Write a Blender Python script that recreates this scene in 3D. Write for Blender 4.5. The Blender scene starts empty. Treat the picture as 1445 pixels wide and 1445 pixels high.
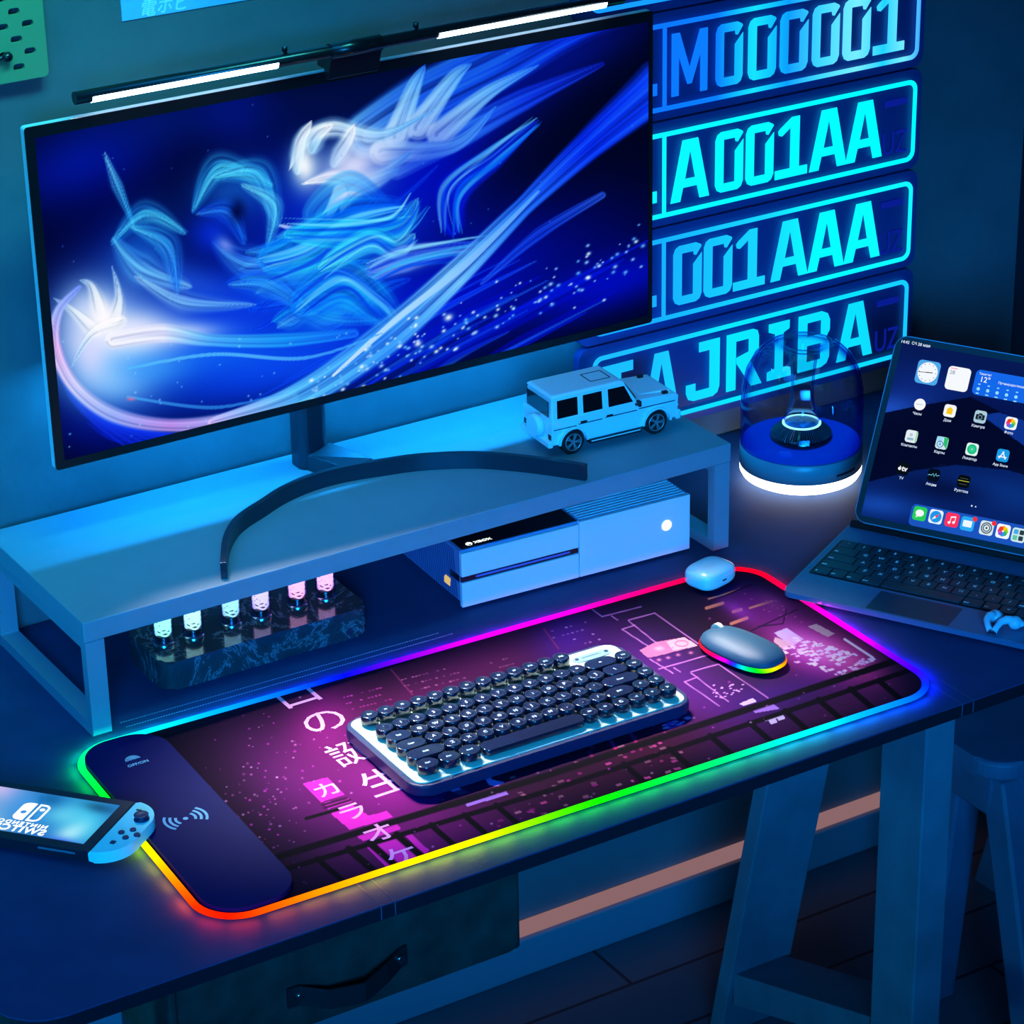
import bpy, bmesh, math, random
import numpy as np
from mathutils import Vector, Matrix
random.seed(7); rng = np.random.default_rng(7)
SC = bpy.context.scene; COL = SC.collection
PI = math.pi
# ---------------------------------------------------------------- camera
F = 4029.117
CT = np.array([-0.9803, -2.1886, 1.5591])
CM = np.array([[.8495, .2378, -.4710], [-.5273, .3516, -.7735], [-.0183, .9055, .4240]])
cam = bpy.data.objects.new('camera', bpy.data.cameras.new('camera')); COL.objects.link(cam)
cam.data.sensor_width = 36; cam.data.lens = 36 * F / 1445; cam.data.clip_end = 50; cam.data.clip_start = .05
m4 = Matrix([list(CM[i]) + [CT[i]] for i in range(3)] + [[0, 0, 0, 1]])
q = m4.to_quaternion(); cam.matrix_world = Matrix.Translation(CT) @ q.to_matrix().to_4x4()
SC.camera = cam
def ray(x, y): return CM @ np.array([(x - 722.5) / F, -(y - 722.5) / F, -1.0])
def on(x, y, ax, v):
    d = ray(x, y); t = (v - CT[ax]) / d[ax]; return CT + t * d
def D(x, y, z=0.0): return on(x, y, 2, z)          # point of the photo on a level plane
def V(x, y, Y): return on(x, y, 1, Y)              # point of the photo on an upright plane
def px(P):
    r = (P - CT) @ CM
    return 722.5 + F * r[:, 0] / -r[:, 2], 722.5 - F * r[:, 1] / -r[:, 2]
class Plane:
    """a frame: origin, axes a and b, normal n"""
    def __init__(s, O, a, b):
        s.O = np.array(O, float); s.a = np.array(a, float); s.a /= np.linalg.norm(s.a)
        b = np.array(b, float); b -= (b @ s.a) * s.a; s.b = b / np.linalg.norm(b); s.n = np.cross(s.a, s.b)
    def uv(s, x, y, h=0.0):
        d = ray(x, y); O = s.O + h * s.n
        t = ((O - CT) @ s.n) / (d @ s.n); p = CT + t * d - s.O
        return (float(p @ s.a), float(p @ s.b))
    def M(s, h=0.0):
        o = s.O + h * s.n
        return Matrix([[s.a[i], s.b[i], s.n[i], o[i]] for i in range(3)] + [[0, 0, 0, 1]])
    def w(s, u, v, h=0.0): return s.O + u * s.a + v * s.b + h * s.n
# ---------------------------------------------------------------- materials
def lin(c):
    return tuple((x / 12.92 if x <= .04045 else ((x + .055) / 1.055) ** 2.4) for x in [k / 255 for k in c])
MATS = {}
def mat(name, rgb, rough=.5, metal=0., noise=0., nscale=40., bump=0., coat=0., spec=.5, bscale=None):
    if name in MATS: return MATS[name]
    m = bpy.data.materials.new(name); m.use_nodes = True; nt = m.node_tree; N = nt.nodes; L = nt.links
    b = N['Principled BSDF']; c = lin(rgb)
    b.inputs['Base Color'].default_value = (*c, 1); b.inputs['Roughness'].default_value = rough
    b.inputs['Metallic'].default_value = metal; b.inputs['Coat Weight'].default_value = coat
    b.inputs['Specular IOR Level'].default_value = spec
    tc = N.new('ShaderNodeTexCoord')
    if noise > 0:
        n = N.new('ShaderNodeTexNoise'); n.inputs['Scale'].default_value = nscale; n.inputs['Detail'].default_value = 5
        L.new(tc.outputs['Object'], n.inputs['Vector'])
        r = N.new('ShaderNodeValToRGB')
        r.color_ramp.elements[0].position = .3; r.color_ramp.elements[1].position = .7
        r.color_ramp.elements[0].color = (*[x * (1 - noise) for x in c], 1); r.color_ramp.elements[1].color = (*[min(1, x * (1 + noise)) for x in c], 1)
        L.new(n.outputs['Fac'], r.inputs['Fac']); L.new(r.outputs['Color'], b.inputs['Base Color'])
    if bump > 0:
        n2 = N.new('ShaderNodeTexNoise'); n2.inputs['Scale'].default_value = bscale or nscale; n2.inputs['Detail'].default_value = 6
        L.new(tc.outputs['Object'], n2.inputs['Vector'])
        bp = N.new('ShaderNodeBump'); bp.inputs['Strength'].default_value = bump; bp.inputs['Distance'].default_value = .002
        L.new(n2.outputs['Fac'], bp.inputs['Height']); L.new(bp.outputs['Normal'], b.inputs['Normal'])
    MATS[name] = m; return m
def emit(name, rgb, s=1.0, sample=True):
    if name in MATS: return MATS[name]
    m = bpy.data.materials.new(name); m.use_nodes = True; nt = m.node_tree; nt.nodes.clear()
    e = nt.nodes.new('ShaderNodeEmission'); o = nt.nodes.new('ShaderNodeOutputMaterial')
    e.inputs['Color'].default_value = (*lin(rgb), 1); e.inputs['Strength'].default_value = s
    nt.links.new(e.outputs[0], o.inputs[0]); MATS[name] = m
    return m
def attr_mat(name, s=0., rough=.6, glow=True):
    """colour from the mesh's own colour attribute: glowing pixels or a plain print"""
    m = bpy.data.materials.new(name); m.use_nodes = True; nt = m.node_tree; N = nt.nodes
    a = N.new('ShaderNodeAttribute'); a.attribute_name = 'Col'
    if glow:
        N.remove(N['Principled BSDF']); e = N.new('ShaderNodeEmission'); e.inputs['Strength'].default_value = s
        nt.links.new(a.outputs['Color'], e.inputs['Color']); nt.links.new(e.outputs[0], N['Material Output'].inputs[0])
    else:
        b = N['Principled BSDF']; b.inputs['Roughness'].default_value = rough; b.inputs['Specular IOR Level'].default_value = .06
        nt.links.new(a.outputs['Color'], b.inputs['Base Color'])
    return m
def glass(name, rgb=(255, 255, 255), ior=1.45, rough=0.):
    m = bpy.data.materials.new(name); m.use_nodes = True; b = m.node_tree.nodes['Principled BSDF']
    b.inputs['Base Color'].default_value = (*lin(rgb), 1); b.inputs['Roughness'].default_value = rough
    b.inputs['Transmission Weight'].default_value = 1; b.inputs['IOR'].default_value = ior
    return m
def shell_glass(name, tint, edge):
    """thin clear shell: see-through face on, tinted and mirror-like at grazing angles"""
    m = bpy.data.materials.new(name); m.use_nodes = True; nt = m.node_tree; N = nt.nodes; N.remove(N['Principled BSDF']); L = nt.links
    lw = N.new('ShaderNodeLayerWeight'); lw.inputs['Blend'].default_value = .5
    r = N.new('ShaderNodeValToRGB'); r.color_ramp.elements[0].position = .5; r.color_ramp.elements[0].color = (.97, .985, 1, 1); r.color_ramp.elements[1].position = .96; r.color_ramp.elements[1].color = (*tint, 1)
    t = N.new('ShaderNodeBsdfTransparent'); g = N.new('ShaderNodeBsdfGlossy'); g.inputs['Roughness'].default_value = .02; g.inputs['Color'].default_value = (*edge, 1)
    f = N.new('ShaderNodeMath'); f.operation = 'POWER'; f.inputs[1].default_value = 4.; f2 = N.new('ShaderNodeMath'); f2.operation = 'MULTIPLY_ADD'; f2.inputs[1].default_value = .55; f2.inputs[2].default_value = .035; mx = N.new('ShaderNodeMixShader')
    L.new(lw.outputs['Facing'], f.inputs[0]); L.new(f.outputs[0], f2.inputs[0]); L.new(f2.outputs[0], mx.inputs['Fac'])
    L.new(lw.outputs['Facing'], r.inputs['Fac']); L.new(r.outputs['Color'], t.inputs['Color']); L.new(t.outputs[0], mx.inputs[1]); L.new(g.outputs[0], mx.inputs[2]); L.new(mx.outputs[0], N['Material Output'].inputs[0])
    return m
# ---------------------------------------------------------------- mesh builder
def rrect(x0, y0, x1, y1, r, n=6):
    r = min(r, abs(x1 - x0) / 2 - 1e-6, abs(y1 - y0) / 2 - 1e-6); P = []
    for cx, cy, a in ((x1 - r, y0 + r, -90), (x1 - r, y1 - r, 0), (x0 + r, y1 - r, 90), (x0 + r, y0 + r, 180)):
        for k in range(n + 1):
            t = math.radians(a + 90 * k / n); P.append((cx + r * math.cos(t), cy + r * math.sin(t)))
    return P
def circ(cx, cy, r, n=24, ry=None, a0=0):
    return [(cx + r * math.cos(a0 + 2 * PI * k / n), cy + (ry or r) * math.sin(a0 + 2 * PI * k / n)) for k in range(n)]
def stroke(pts, w, closed=False):
    """outline of a polyline of width w"""
    P = [np.array(p, float) for p in pts]; n = len(P); Lf = []; Rt = []
    for i in range(n):
        d = P[min(i + 1, n - 1)] - P[max(i - 1, 0)]; d = d / (np.linalg.norm(d) + 1e-12); nn = np.array([-d[1], d[0]]) * w / 2
        Lf.append(tuple(P[i] + nn)); Rt.append(tuple(P[i] - nn))
    return Lf + Rt[::-1]
def arc(cx, cy, r, a0, a1, n=12, ry=None):
    return [(cx + r * math.cos(math.radians(a0 + (a1 - a0) * k / n)), cy + (ry or r) * math.sin(math.radians(a0 + (a1 - a0) * k / n))) for k in range(n + 1)]
class MB:
    def __init__(s): s.bm = bmesh.new()
    def merge(s, t, mi=0, M=None, smooth=False):
        if M is not None: bmesh.ops.transform(t, matrix=M, verts=t.verts)
        for f in t.faces: f.material_index = mi; f.smooth = smooth
        me = bpy.data.meshes.new('tmp'); t.to_mesh(me); t.free(); s.bm.from_mesh(me); bpy.data.meshes.remove(me); return s
    def mesh(s, me, mi=0, M=None):
        t = bmesh.new(); t.from_mesh(me); return s.merge(t, mi, M)
    def box(s, lo, hi, bev=0., seg=2, mi=0, M=None, smooth=False):
        t = bmesh.new(); bmesh.ops.create_cube(t, size=1)
        for v in t.verts: v.co = Vector([lo[i] + (v.co[i] + .5) * (hi[i] - lo[i]) for i in range(3)])
        if bev > 0: bmesh.ops.bevel(t, geom=t.edges[:], offset=bev, segments=seg, profile=.5, affect='EDGES')
        return s.merge(t, mi, M, smooth or bev > 0 and seg > 2)
    def hexa(s, P, mi=0, bev=0, M=None, seg=2):
        """eight corners: bottom ring of four then top ring"""
        t = bmesh.new(); v = [t.verts.new(p) for p in P]
        for f in ((3, 2, 1, 0), (4, 5, 6, 7), (0, 1, 5, 4), (1, 2, 6, 5), (2, 3, 7, 6), (3, 0, 4, 7)): t.faces.new([v[i] for i in f])
        if bev > 0: bmesh.ops.bevel(t, geom=t.edges[:], offset=bev, segments=seg, profile=.5, affect='EDGES')
        return s.merge(t, mi, M)
    def prism(s, poly, z0, z1, mi=0, M=None, bev=0., seg=2, smooth=False):
        t = bmesh.new(); a = [t.verts.new((p[0], p[1], z0)) for p in poly]; b = [t.verts.new((p[0], p[1], z1)) for p in poly]
        n = len(poly); fb = t.faces.new(a[::-1]); ft = t.faces.new(b)
        for i in range(n): t.faces.new((a[i], a[(i + 1) % n], b[(i + 1) % n], b[i]))
        if bev > 0:
            bmesh.ops.bevel(t, geom=[e for e in ft.edges] + ([e for e in fb.edges] if seg > 2 else []), offset=bev, segments=seg, profile=.5, affect='EDGES')
        bmesh.ops.recalc_face_normals(t, faces=t.faces)
        return s.merge(t, mi, M, smooth)
    def flat(s, polys, h=.0005, mi=0, M=None, z=0.):
        """2D outlines, holes allowed, as a thin solid from z to z+h"""
        c = bpy.data.curves.new('tmp', 'CURVE'); c.dimensions = '2D'; c.fill_mode = 'BOTH'; c.extrude = h / 2
        for P in polys:
            sp = c.splines.new('POLY'); sp.points.add(len(P) - 1); sp.use_cyclic_u = True
            for k, p in enumerate(P): sp.points[k].co = (p[0], p[1], 0, 1)
        return s._curve(c, mi, (M or Matrix()) @ Matrix.Translation((0, 0, z + h / 2)))
    def text(s, body, size, h=.0003, mi=0, M=None, ax='CENTER', ay='CENTER', sx=1., shear=0., offset=0., space=1.):
        c = bpy.data.curves.new('tmp', 'FONT'); c.body = body; c.size = size; c.extrude = h / 2; c.align_x = ax; c.align_y = ay; c.shear = shear; c.offset = offset; c.space_character = space
        c.resolution_u = 3
        return s._curve(c, mi, (M or Matrix()) @ Matrix.Diagonal((sx, 1, 1, 1)) @ Matrix.Translation((0, 0, h / 2)))
    def _curve(s, c, mi, M):
        o = bpy.data.objects.new('tmp', c); me = bpy.data.meshes.new_from_object(o)
        s.mesh(me, mi, M); bpy.data.objects.remove(o); bpy.data.curves.remove(c); bpy.data.meshes.remove(me); return s
    def cyl(s, p0, p1, r0, r1=None, n=24, mi=0, M=None, smooth=True, caps=True):
        p0, p1 = Vector(p0), Vector(p1); r1 = r0 if r1 is None else r1; d = p1 - p0
        t = bmesh.new(); bmesh.ops.create_cone(t, cap_ends=caps, segments=n, radius1=r0, radius2=r1, depth=d.length)
        R = d.to_track_quat('Z', 'Y').to_matrix().to_4x4()
        for f in t.faces: f.smooth = smooth and len(f.verts) == 4
        bmesh.ops.transform(t, matrix=Matrix.Translation((p0 + p1) / 2) @ R, verts=t.verts)
        sm = {f.index: f.smooth for f in t.faces}
        if M is not None: bmesh.ops.transform(t, matrix=M, verts=t.verts)
        for f in t.faces: f.material_index = mi
        me = bpy.data.meshes.new('tmp'); t.to_mesh(me); t.free(); s.bm.from_mesh(me); bpy.data.meshes.remove(me); return s
    def lathe(s, prof, c=(0, 0, 0), n=48, mi=0, M=None, smooth=True, closed=False):
        t = bmesh.new(); rings = []
        for r, z in prof:
            if r < 1e-7: rings.append([t.verts.new((c[0], c[1], c[2] + z))])
            else: rings.append([t.verts.new((c[0] + r * math.cos(2 * PI * k / n), c[1] + r * math.sin(2 * PI * k / n), c[2] + z)) for k in range(n)])
        seq = list(zip(rings, rings[1:])) + ([(rings[-1], rings[0])] if closed else [])
        for A, B in seq:
            for k in range(n):
                k2 = (k + 1) % n
                vs = [A[k % len(A)], A[k2 % len(A)], B[k2 % len(B)], B[k % len(B)]]
                u = []
                for v in vs:
                    if v not in u: u.append(v)
                if len(u) > 2:
                    try: t.faces.new(u)
                    except ValueError: pass
        bmesh.ops.recalc_face_normals(t, faces=t.faces)
        return s.merge(t, mi, M, smooth)
    def tube(s, path, r, n=10, mi=0, closed=False, M=None, rz=None, cols=None):
        """swept ring along a 3D path"""
        P = [Vector(p) for p in path]; t = bmesh.new(); rings = []; m = len(P)
        for i, p in enumerate(P):
            a = P[(i - 1) % m] if closed or i > 0 else P[i]; b = P[(i + 1) % m] if closed or i < m - 1 else P[i]
            d = (b - a).normalized(); up = Vector((0, 0, 1)) if abs(d.z) < .95 else Vector((0, 1, 0))
            x = d.cross(up).normalized(); y = x.cross(d).normalized()
            rr = r[i] if hasattr(r, '__len__') else r
            rings.append([t.verts.new(p + x * rr * math.cos(2 * PI * k / n) + y * (rz or rr) * math.sin(2 * PI * k / n)) for k in range(n)])
        for i in range(m if closed else m - 1):
            A, B = rings[i], rings[(i + 1) % m]
            for k in range(n): t.faces.new((A[k], A[(k + 1) % n], B[(k + 1) % n], B[k]))
        if not closed: t.faces.new(rings[0][::-1]); t.faces.new(rings[-1])
        bmesh.ops.recalc_face_normals(t, faces=t.faces)
        return s.merge(t, mi, M, True)
    def sphere(s, c, r, mi=0, M=None, u=20, v=12, sc=(1, 1, 1)):
        t = bmesh.new(); bmesh.ops.create_uvsphere(t, u_segments=u, v_segments=v, radius=r)
        for vv in t.verts: vv.co = Vector((vv.co.x * sc[0] + c[0], vv.co.y * sc[1] + c[1], vv.co.z * sc[2] + c[2]))
        return s.merge(t, mi, M, True)
    def build(s, name, mats, parent=None, label=None):
        me = bpy.data.meshes.new(name); s.bm.to_mesh(me); s.bm.free()
        for m in (mats if isinstance(mats, (list, tuple)) else [mats]): me.materials.append(m)
        o = bpy.data.objects.new(name, me); COL.objects.link(o)
        if parent is not None: o.parent = parent
        if label: o['label'] = label
        return o
def grid(name, fn, nu, nv, m, parent, keep=None):
    """grid mesh; fn(u,v arrays in 0..1) -> local xyz (N,3), colours (N,3)"""
    u, v = np.meshgrid(np.linspace(0, 1, nu), np.linspace(0, 1, nv)); u = u.ravel(); v = v.ravel()
    P, C = fn(u, v); idx = np.arange(nu * nv).reshape(nv, nu)
    Fq = np.stack([idx[:-1, :-1], idx[:-1, 1:], idx[1:, 1:], idx[1:, :-1]], -1).reshape(-1, 4)
    if keep is not None:
        k = keep(P); Fq = Fq[k[Fq].all(1)]
    me = bpy.data.meshes.new(name)
    me.vertices.add(len(P)); me.vertices.foreach_set('co', P.astype(np.float32).ravel())
    me.loops.add(len(Fq) * 4); me.loops.foreach_set('vertex_index', Fq.astype(np.int32).ravel())
    me.polygons.add(len(Fq)); me.polygons.foreach_set('loop_start', np.arange(0, len(Fq) * 4, 4, dtype=np.int32))
    me.polygons.foreach_set('loop_total', np.full(len(Fq), 4, dtype=np.int32)); me.update(calc_edges=True)
    ca = me.color_attributes.new('Col', 'FLOAT_COLOR', 'POINT')
    cc = np.clip(C, 0, 1); cl = np.where(cc <= .04045, cc / 12.92, ((cc + .055) / 1.055) ** 2.4)
    ca.data.foreach_set('color', np.hstack([cl, np.ones((len(cl), 1))]).astype(np.float32).ravel())
    me.materials.append(m); o = bpy.data.objects.new(name, me); COL.objects.link(o); o.parent = parent; return o
def tag(o, label, cat, group=None):
    o['label'] = label; o['category'] = cat
    if group: o['group'] = group
    return o
def thing(name, label, cat, M=None, group=None):
    o = bpy.data.objects.new(name, None); COL.objects.link(o); o.empty_display_size = .02
    if M is not None: o.matrix_world = M if isinstance(M, Matrix) else Matrix.Translation(M)
    return tag(o, label, cat, group)
def struct(o): o['kind'] = 'structure'; return o
# ---------------------------------------------------------------- numpy painter (pictures shown on screens or printed)
class Paint:
    def __init__(s, X, Y, base): s.X = X; s.Y = Y; s.C = np.tile(np.array(base, float) / 255, (len(X), 1))
    def mix(s, idx, col, a):
        col = np.array(col, float); col = col / 255
        s.C[idx] = s.C[idx] * (1 - a[:, None]) + col * a[:, None]
    def box(s, x0, y0, x1, y1): return np.nonzero((s.X > x0) & (s.X < x1) & (s.Y > y0) & (s.Y < y1))[0]
    def blob(s, cx, cy, rx, ry, col, a=1., rot=0., p=2.):
        R = max(rx, ry) * 2.2; i = s.box(cx - R, cy - R, cx + R, cy + R); t = math.radians(rot)
        dx = s.X[i] - cx; dy = s.Y[i] - cy; u = (dx * math.cos(t) + dy * math.sin(t)) / rx; v = (-dx * math.sin(t) + dy * math.cos(t)) / ry
        s.mix(i, col, a * np.exp(-(np.sqrt(u * u + v * v)) ** p * 1.2))
    def poly(s, P, col, a=1., col2=None, soft=0):
        P = np.array(P, float); i = s.box(P[:, 0].min() - 1, P[:, 1].min() - 1, P[:, 0].max() + 1, P[:, 1].max() + 1)
        x = s.X[i]; y = s.Y[i]; c = np.zeros(len(i), bool)
        for k in range(len(P)):
            (x1, y1), (x2, y2) = P[k - 1], P[k]
            c ^= ((y1 > y) != (y2 > y)) & (x < (x2 - x1) * (y - y1) / (y2 - y1 + 1e-12) + x1)
        s.mix(i[c], col, np.full(c.sum(), a))
    def ribbon(s, pts, w, cols, a=1., edge=.35, streak=0., sf=3., n=60, core=None, taper=0.):
        """smooth ribbon through pts, widths w along it, colours cols along it"""
        P = np.array(pts, float); m = len(P); tt = np.linspace(0, m - 1, n)
        Q = []
        for t in tt:
            k = min(int(t), m - 2); f = t - k; p0 = P[max(k - 1, 0)]; p1 = P[k]; p2 = P[k + 1]; p3 = P[min(k + 2, m - 1)]
            Q.append(.5 * ((2 * p1) + (-p0 + p2) * f + (2 * p0 - 5 * p1 + 4 * p2 - p3) * f * f + (-p0 + 3 * p1 - 3 * p2 + p3) * f ** 3))
        Q = np.array(Q); W = np.interp(tt, np.linspace(0, m - 1, len(w)), w); Wm = max(w)
        if taper: W = W * np.clip(np.minimum(tt / (m - 1), 1 - tt / (m - 1)) / taper, .02, 1) ** .6
        i = s.box(Q[:, 0].min() - Wm, Q[:, 1].min() - Wm, Q[:, 0].max() + Wm, Q[:, 1].max() + Wm)
        if not len(i): return
        best = np.full(len(i), 1e9); bt = np.zeros(len(i)); bs = np.zeros(len(i))
        for k in range(n - 1):
            d = Q[k + 1] - Q[k]; L2 = d @ d + 1e-9; rx = s.X[i] - Q[k, 0]; ry = s.Y[i] - Q[k, 1]
            t = np.clip((rx * d[0] + ry * d[1]) / L2, 0, 1); ex = rx - t * d[0]; ey = ry - t * d[1]
            sd = (rx * d[1] - ry * d[0]) / math.sqrt(L2)
            dd = np.hypot(ex, ey) / (W[k] * (1 - t) + W[k + 1] * t + 1e-6)
            b = dd < best; best[b] = dd[b]; bt[b] = (k + t[b]) / (n - 1); bs[b] = np.sign(sd[b]) * dd[b]
        g = best < 1; i = i[g]; best = best[g]; bt = bt[g]; bs = bs[g]
        al = np.clip((1 - best) / max(edge, 1e-3), 0, 1); al = al * al * (3 - 2 * al)
        C = np.array(cols, float) / 255; cc = np.stack([np.interp(bt, np.linspace(0, 1, len(C)), C[:, k]) for k in range(3)], 1)
        if core is not None: f = np.clip(1 - best * 2.2, 0, 1)[:, None]; cc = cc * (1 - f) + np.array(core, float) / 255 * f
        if streak > 0:
            ph = sf * 1.7; fs = .5 * np.sin(bs * sf * 2.3 + 1.7 * np.sin(bt * 4 + ph) + ph) + .3 * np.sin(bs * sf * 5.1 - 2.3 * np.sin(bt * 3 + 1) + 2 * ph) + .2 * np.sin(bs * sf * 11 + 3 * bt)
            cc = np.clip(cc * (1 + .55 * streak * np.minimum(fs, 0)[:, None]) + streak * .35 * np.maximum(fs, 0)[:, None] * np.array([.55, .85, 1.]), 0, 1); al = al * (1 - streak * .55 * np.clip(-fs, 0, 1))
        al = np.clip(al * a, 0, 1)[:, None]; s.C[i] = s.C[i] * (1 - al) + cc * al
    def line(s, p, q, w, col, a=1.): s.ribbon([p, q], [w, w], [col, col], a, edge=.5, n=2)
# ================================================================ the room
YW = .712; ZF = -.752
m_wall = mat('wall_plaster', (92, 104, 114), .9, noise=.16, nscale=7, bump=.6, bscale=60)
m_floor = bpy.data.materials.new('floor_planks'); m_floor.use_nodes = True
nt = m_floor.node_tree; bs = nt.nodes['Principled BSDF']; tc = nt.nodes.new('ShaderNodeTexCoord'); bk = nt.nodes.new('ShaderNodeTexBrick')
bk.inputs['Color1'].default_value = (.07, .09, .13, 1); bk.inputs['Color2'].default_value = (.1, .12, .16, 1); bk.inputs['Mortar'].default_value = (.01, .01, .02, 1)
bk.inputs['Scale'].default_value = 1; bk.inputs['Brick Width'].default_value = .9; bk.inputs['Row Height'].default_value = .12; bk.inputs['Mortar Size'].default_value = .003
nt.links.new(tc.outputs['Object'], bk.inputs['Vector']); nt.links.new(bk.outputs['Color'], bs.inputs['Base Color']); bs.inputs['Roughness'].default_value = .45
struct(MB().box((-2.2, YW, ZF), (3.2, YW + .08, 2.2)).build('wall_back', m_wall))
struct(MB().box((-2.2, -3, ZF - .05), (3.2, YW + .08, ZF)).build('floor', m_floor))
m_base = mat('baseboard_paint', (120, 140, 160), .5)
struct(MB().box((-2.2, YW - .014, ZF), (3.2, YW, ZF + .062), .003).build('baseboard_back', m_base))
m_trim = mat('dark_trim', (28, 36, 52), .6, noise=.2, nscale=8)
struct(MB().box((1.635, YW - .05, ZF), (2.4, YW, 2.0), .004).build('trim_1', m_trim))
o = MB().box((-.5, YW - .010, ZF + .064), (1.634, YW - .002, ZF + .088), .002).build('glow_band', emit('strip_glow', (172, 128, 132), .62))  # pink band drawn as a thin glowing bar above the baseboard
tag(o, 'long dull pink glowing band on top of the baseboard under the desk', 'light strip')
# ================================================================ desk
m_desk = mat('desk_leather', (34, 62, 104), .62, noise=.12, nscale=18, bump=.12, bscale=900, spec=.14)
m_dedge = mat('desk_edge_dark', (18, 24, 36), .6, spec=.2)  # darker tone for the sides and underside of the tabletop
m_seam = mat('seam_thread', (150, 160, 195), .7)
desk = thing('desk', 'wide dark navy desk with stitched leather-like top carrying everything', 'desk', (.8, .33, 0))
R_ = Matrix.Translation((-.8, -.33, 0))
P = [(1.9, -.058), (1.9, .708), (-.238, .708)] + [(-.238 + .055 - .055 * math.cos(math.radians(a)), -.058 + .055 - .055 * math.sin(math.radians(a))) for a in range(0, 91, 10)]
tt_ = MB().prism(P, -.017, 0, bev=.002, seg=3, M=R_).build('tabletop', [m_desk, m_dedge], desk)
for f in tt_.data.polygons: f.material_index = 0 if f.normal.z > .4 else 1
for (a, b) in (((170, 1020), (620, 893)), ((178, 1026), (640, 894))):
    p = D(*a); p2 = D(*b); mb = MB(); n = 130
    for k in range(n):
        x = p[0] + (p2[0] - p[0]) * k / n; y = p[1] + (p2[1] - p[1]) * k / n
        mb.box((x, y - .0005, -.0002), (x + (p2[0] - p[0]) / n * .55, y + .0005, .0003), M=R_)
    mb.build('stitching', m_seam, desk)
for x in (.155, .171, .902, .918):
    MB().box((x - .0005, -.0586, -.0002), (x + .0005, .0, .0003), M=R_).box((x - .0005, -.0588, -.0155), (x + .0005, -.0578, -.001), M=R_).build('seam', mat('seam_line', (70, 78, 108), .8), desk)
# trestle: upright board, leaning board, brace and top beam
m_trest = mat('trestle_paint', (86, 114, 132), .55, noise=.18, nscale=14)
def trestle(x, label):
    t = thing('trestle', label, 'trestle', (x, .2, ZF), 'trestles under the desk')
    T = Matrix.Translation((0, -.2, -ZF)); Z0 = ZF
    MB().box((0, .033, Z0), (.044, .113, -.05), .002, M=T).build('leg', m_trest, t)
    MB().hexa([(0, .43, Z0), (.1, .43, Z0), (.1, .456, Z0), (0, .456, Z0), (0, .28, -.05), (.1, .28, -.05), (.1, .306, -.05), (0, .306, -.05)], bev=.002, M=T).build('leg', m_trest, t)
    MB().hexa([(.006, .41, -.69), (.09, .41, -.69), (.09, .12, -.585), (.006, .12, -.585), (.006, .41, -.64), (.09, .41, -.64), (.09, .12, -.54), (.006, .12, -.54)], bev=.002, M=T).build('brace', m_trest, t)
    MB().box((0, .03, -.06), (.1, .32, -.018), .002, M=T).build('top_beam', m_trest, t)
    return t
trestle(.93, 'dark painted trestle with slanted rear leg holding the right of the desk')
trestle(-.136, 'dark trestle under the left desk corner, only its pale leg edge showing')
# drawer unit
m_dr = mat('drawer_leather', (24, 44, 42), .7, noise=.5, nscale=26, bump=.3, bscale=80)
dr = thing('drawer_unit', 'mottled dark green drawer box with strap handle hanging under the desk', 'drawer unit', (.18, .06, -.11))
T = Matrix.Translation((-.18, -.06, .11))
MB().box((-.03, .064, -.205), (.392, .45, -.0175), .004, M=T).build('body', m_dr, dr)
fr = MB().flat([rrect(-.022, -.2, .384, -.022, .012)], .006, M=T @ Matrix.Translation((0, .064, 0)) @ Matrix.Rotation(PI / 2, 4, 'X')).build('drawer_front', m_dr, dr)
m_strap = mat('strap_leather', (16, 24, 30), .5)
pt = [(V(*p, .058)[0], V(*p, .058)[2]) for p in ((404, 1408), (420, 1402), (455, 1400), (500, 1385), (535, 1362), (562, 1350), (572, 1345))]
ys = [.057, .056, .044, .036, .042, .056, .057]; mb = MB()
for i in range(6):
    (x0, z0), (x1, z1) = pt[i], pt[i + 1]; w = .012
    mb.hexa([(x0, ys[i] - .003, z0 - w), (x1, ys[i + 1] - .003, z1 - w), (x1, ys[i + 1], z1 - w), (x0, ys[i], z0 - w), (x0, ys[i] - .003, z0 + w), (x1, ys[i + 1] - .003, z1 + w), (x1, ys[i + 1], z1 + w), (x0, ys[i], z0 + w)], M=T)
hd = mb.build('handle', m_strap, dr, 'dark leather strap handle')
m_chrome = mat('chrome', (200, 205, 212), .2, 1.)
for k in (1, 5):
    MB().cyl((pt[k][0], ys[k] - .003, pt[k][1]), (pt[k][0], ys[k] - .0065, pt[k][1]), .0055, .0045, 16, M=T).build('screw', m_chrome, hd, 'metal screw on the strap')
# stool
m_stool = mat('stool_wood', (74, 100, 130), .5, noise=.2, nscale=12)
st = thing('stool', 'dark low stool with rounded seat standing under the right of the desk', 'stool', (1.38, .38, ZF))
T = Matrix.Translation((-1.38, -.38, -ZF)); zs_ = -.3
MB().prism(rrect(1.187, .192, 1.56, .46, .045, 8), zs_ - .028, zs_, bev=.006, seg=3, M=T).build('seat', m_stool, st)
for xa in (1.2, 1.545): MB().box((xa, .215, -.385), (xa + .02, .44, -.329), .003, M=T).build('apron', m_stool, st)
for (a, b, c, d) in ((1.205, .2, 1.158, .03), (1.5, .2, 1.55, .05), (1.235, .31, 1.215, .33), (1.49, .40, 1.475, .5)):
    w = .045
    MB().hexa([(c, d, ZF), (c + w, d, ZF), (c + w, d + w, ZF), (c, d + w, ZF), (a, b, -.329), (a + w, b, -.329), (a + w, b + w, -.329), (a, b + w, -.329)], bev=.004, M=T).build('leg', m_stool, st)
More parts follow.
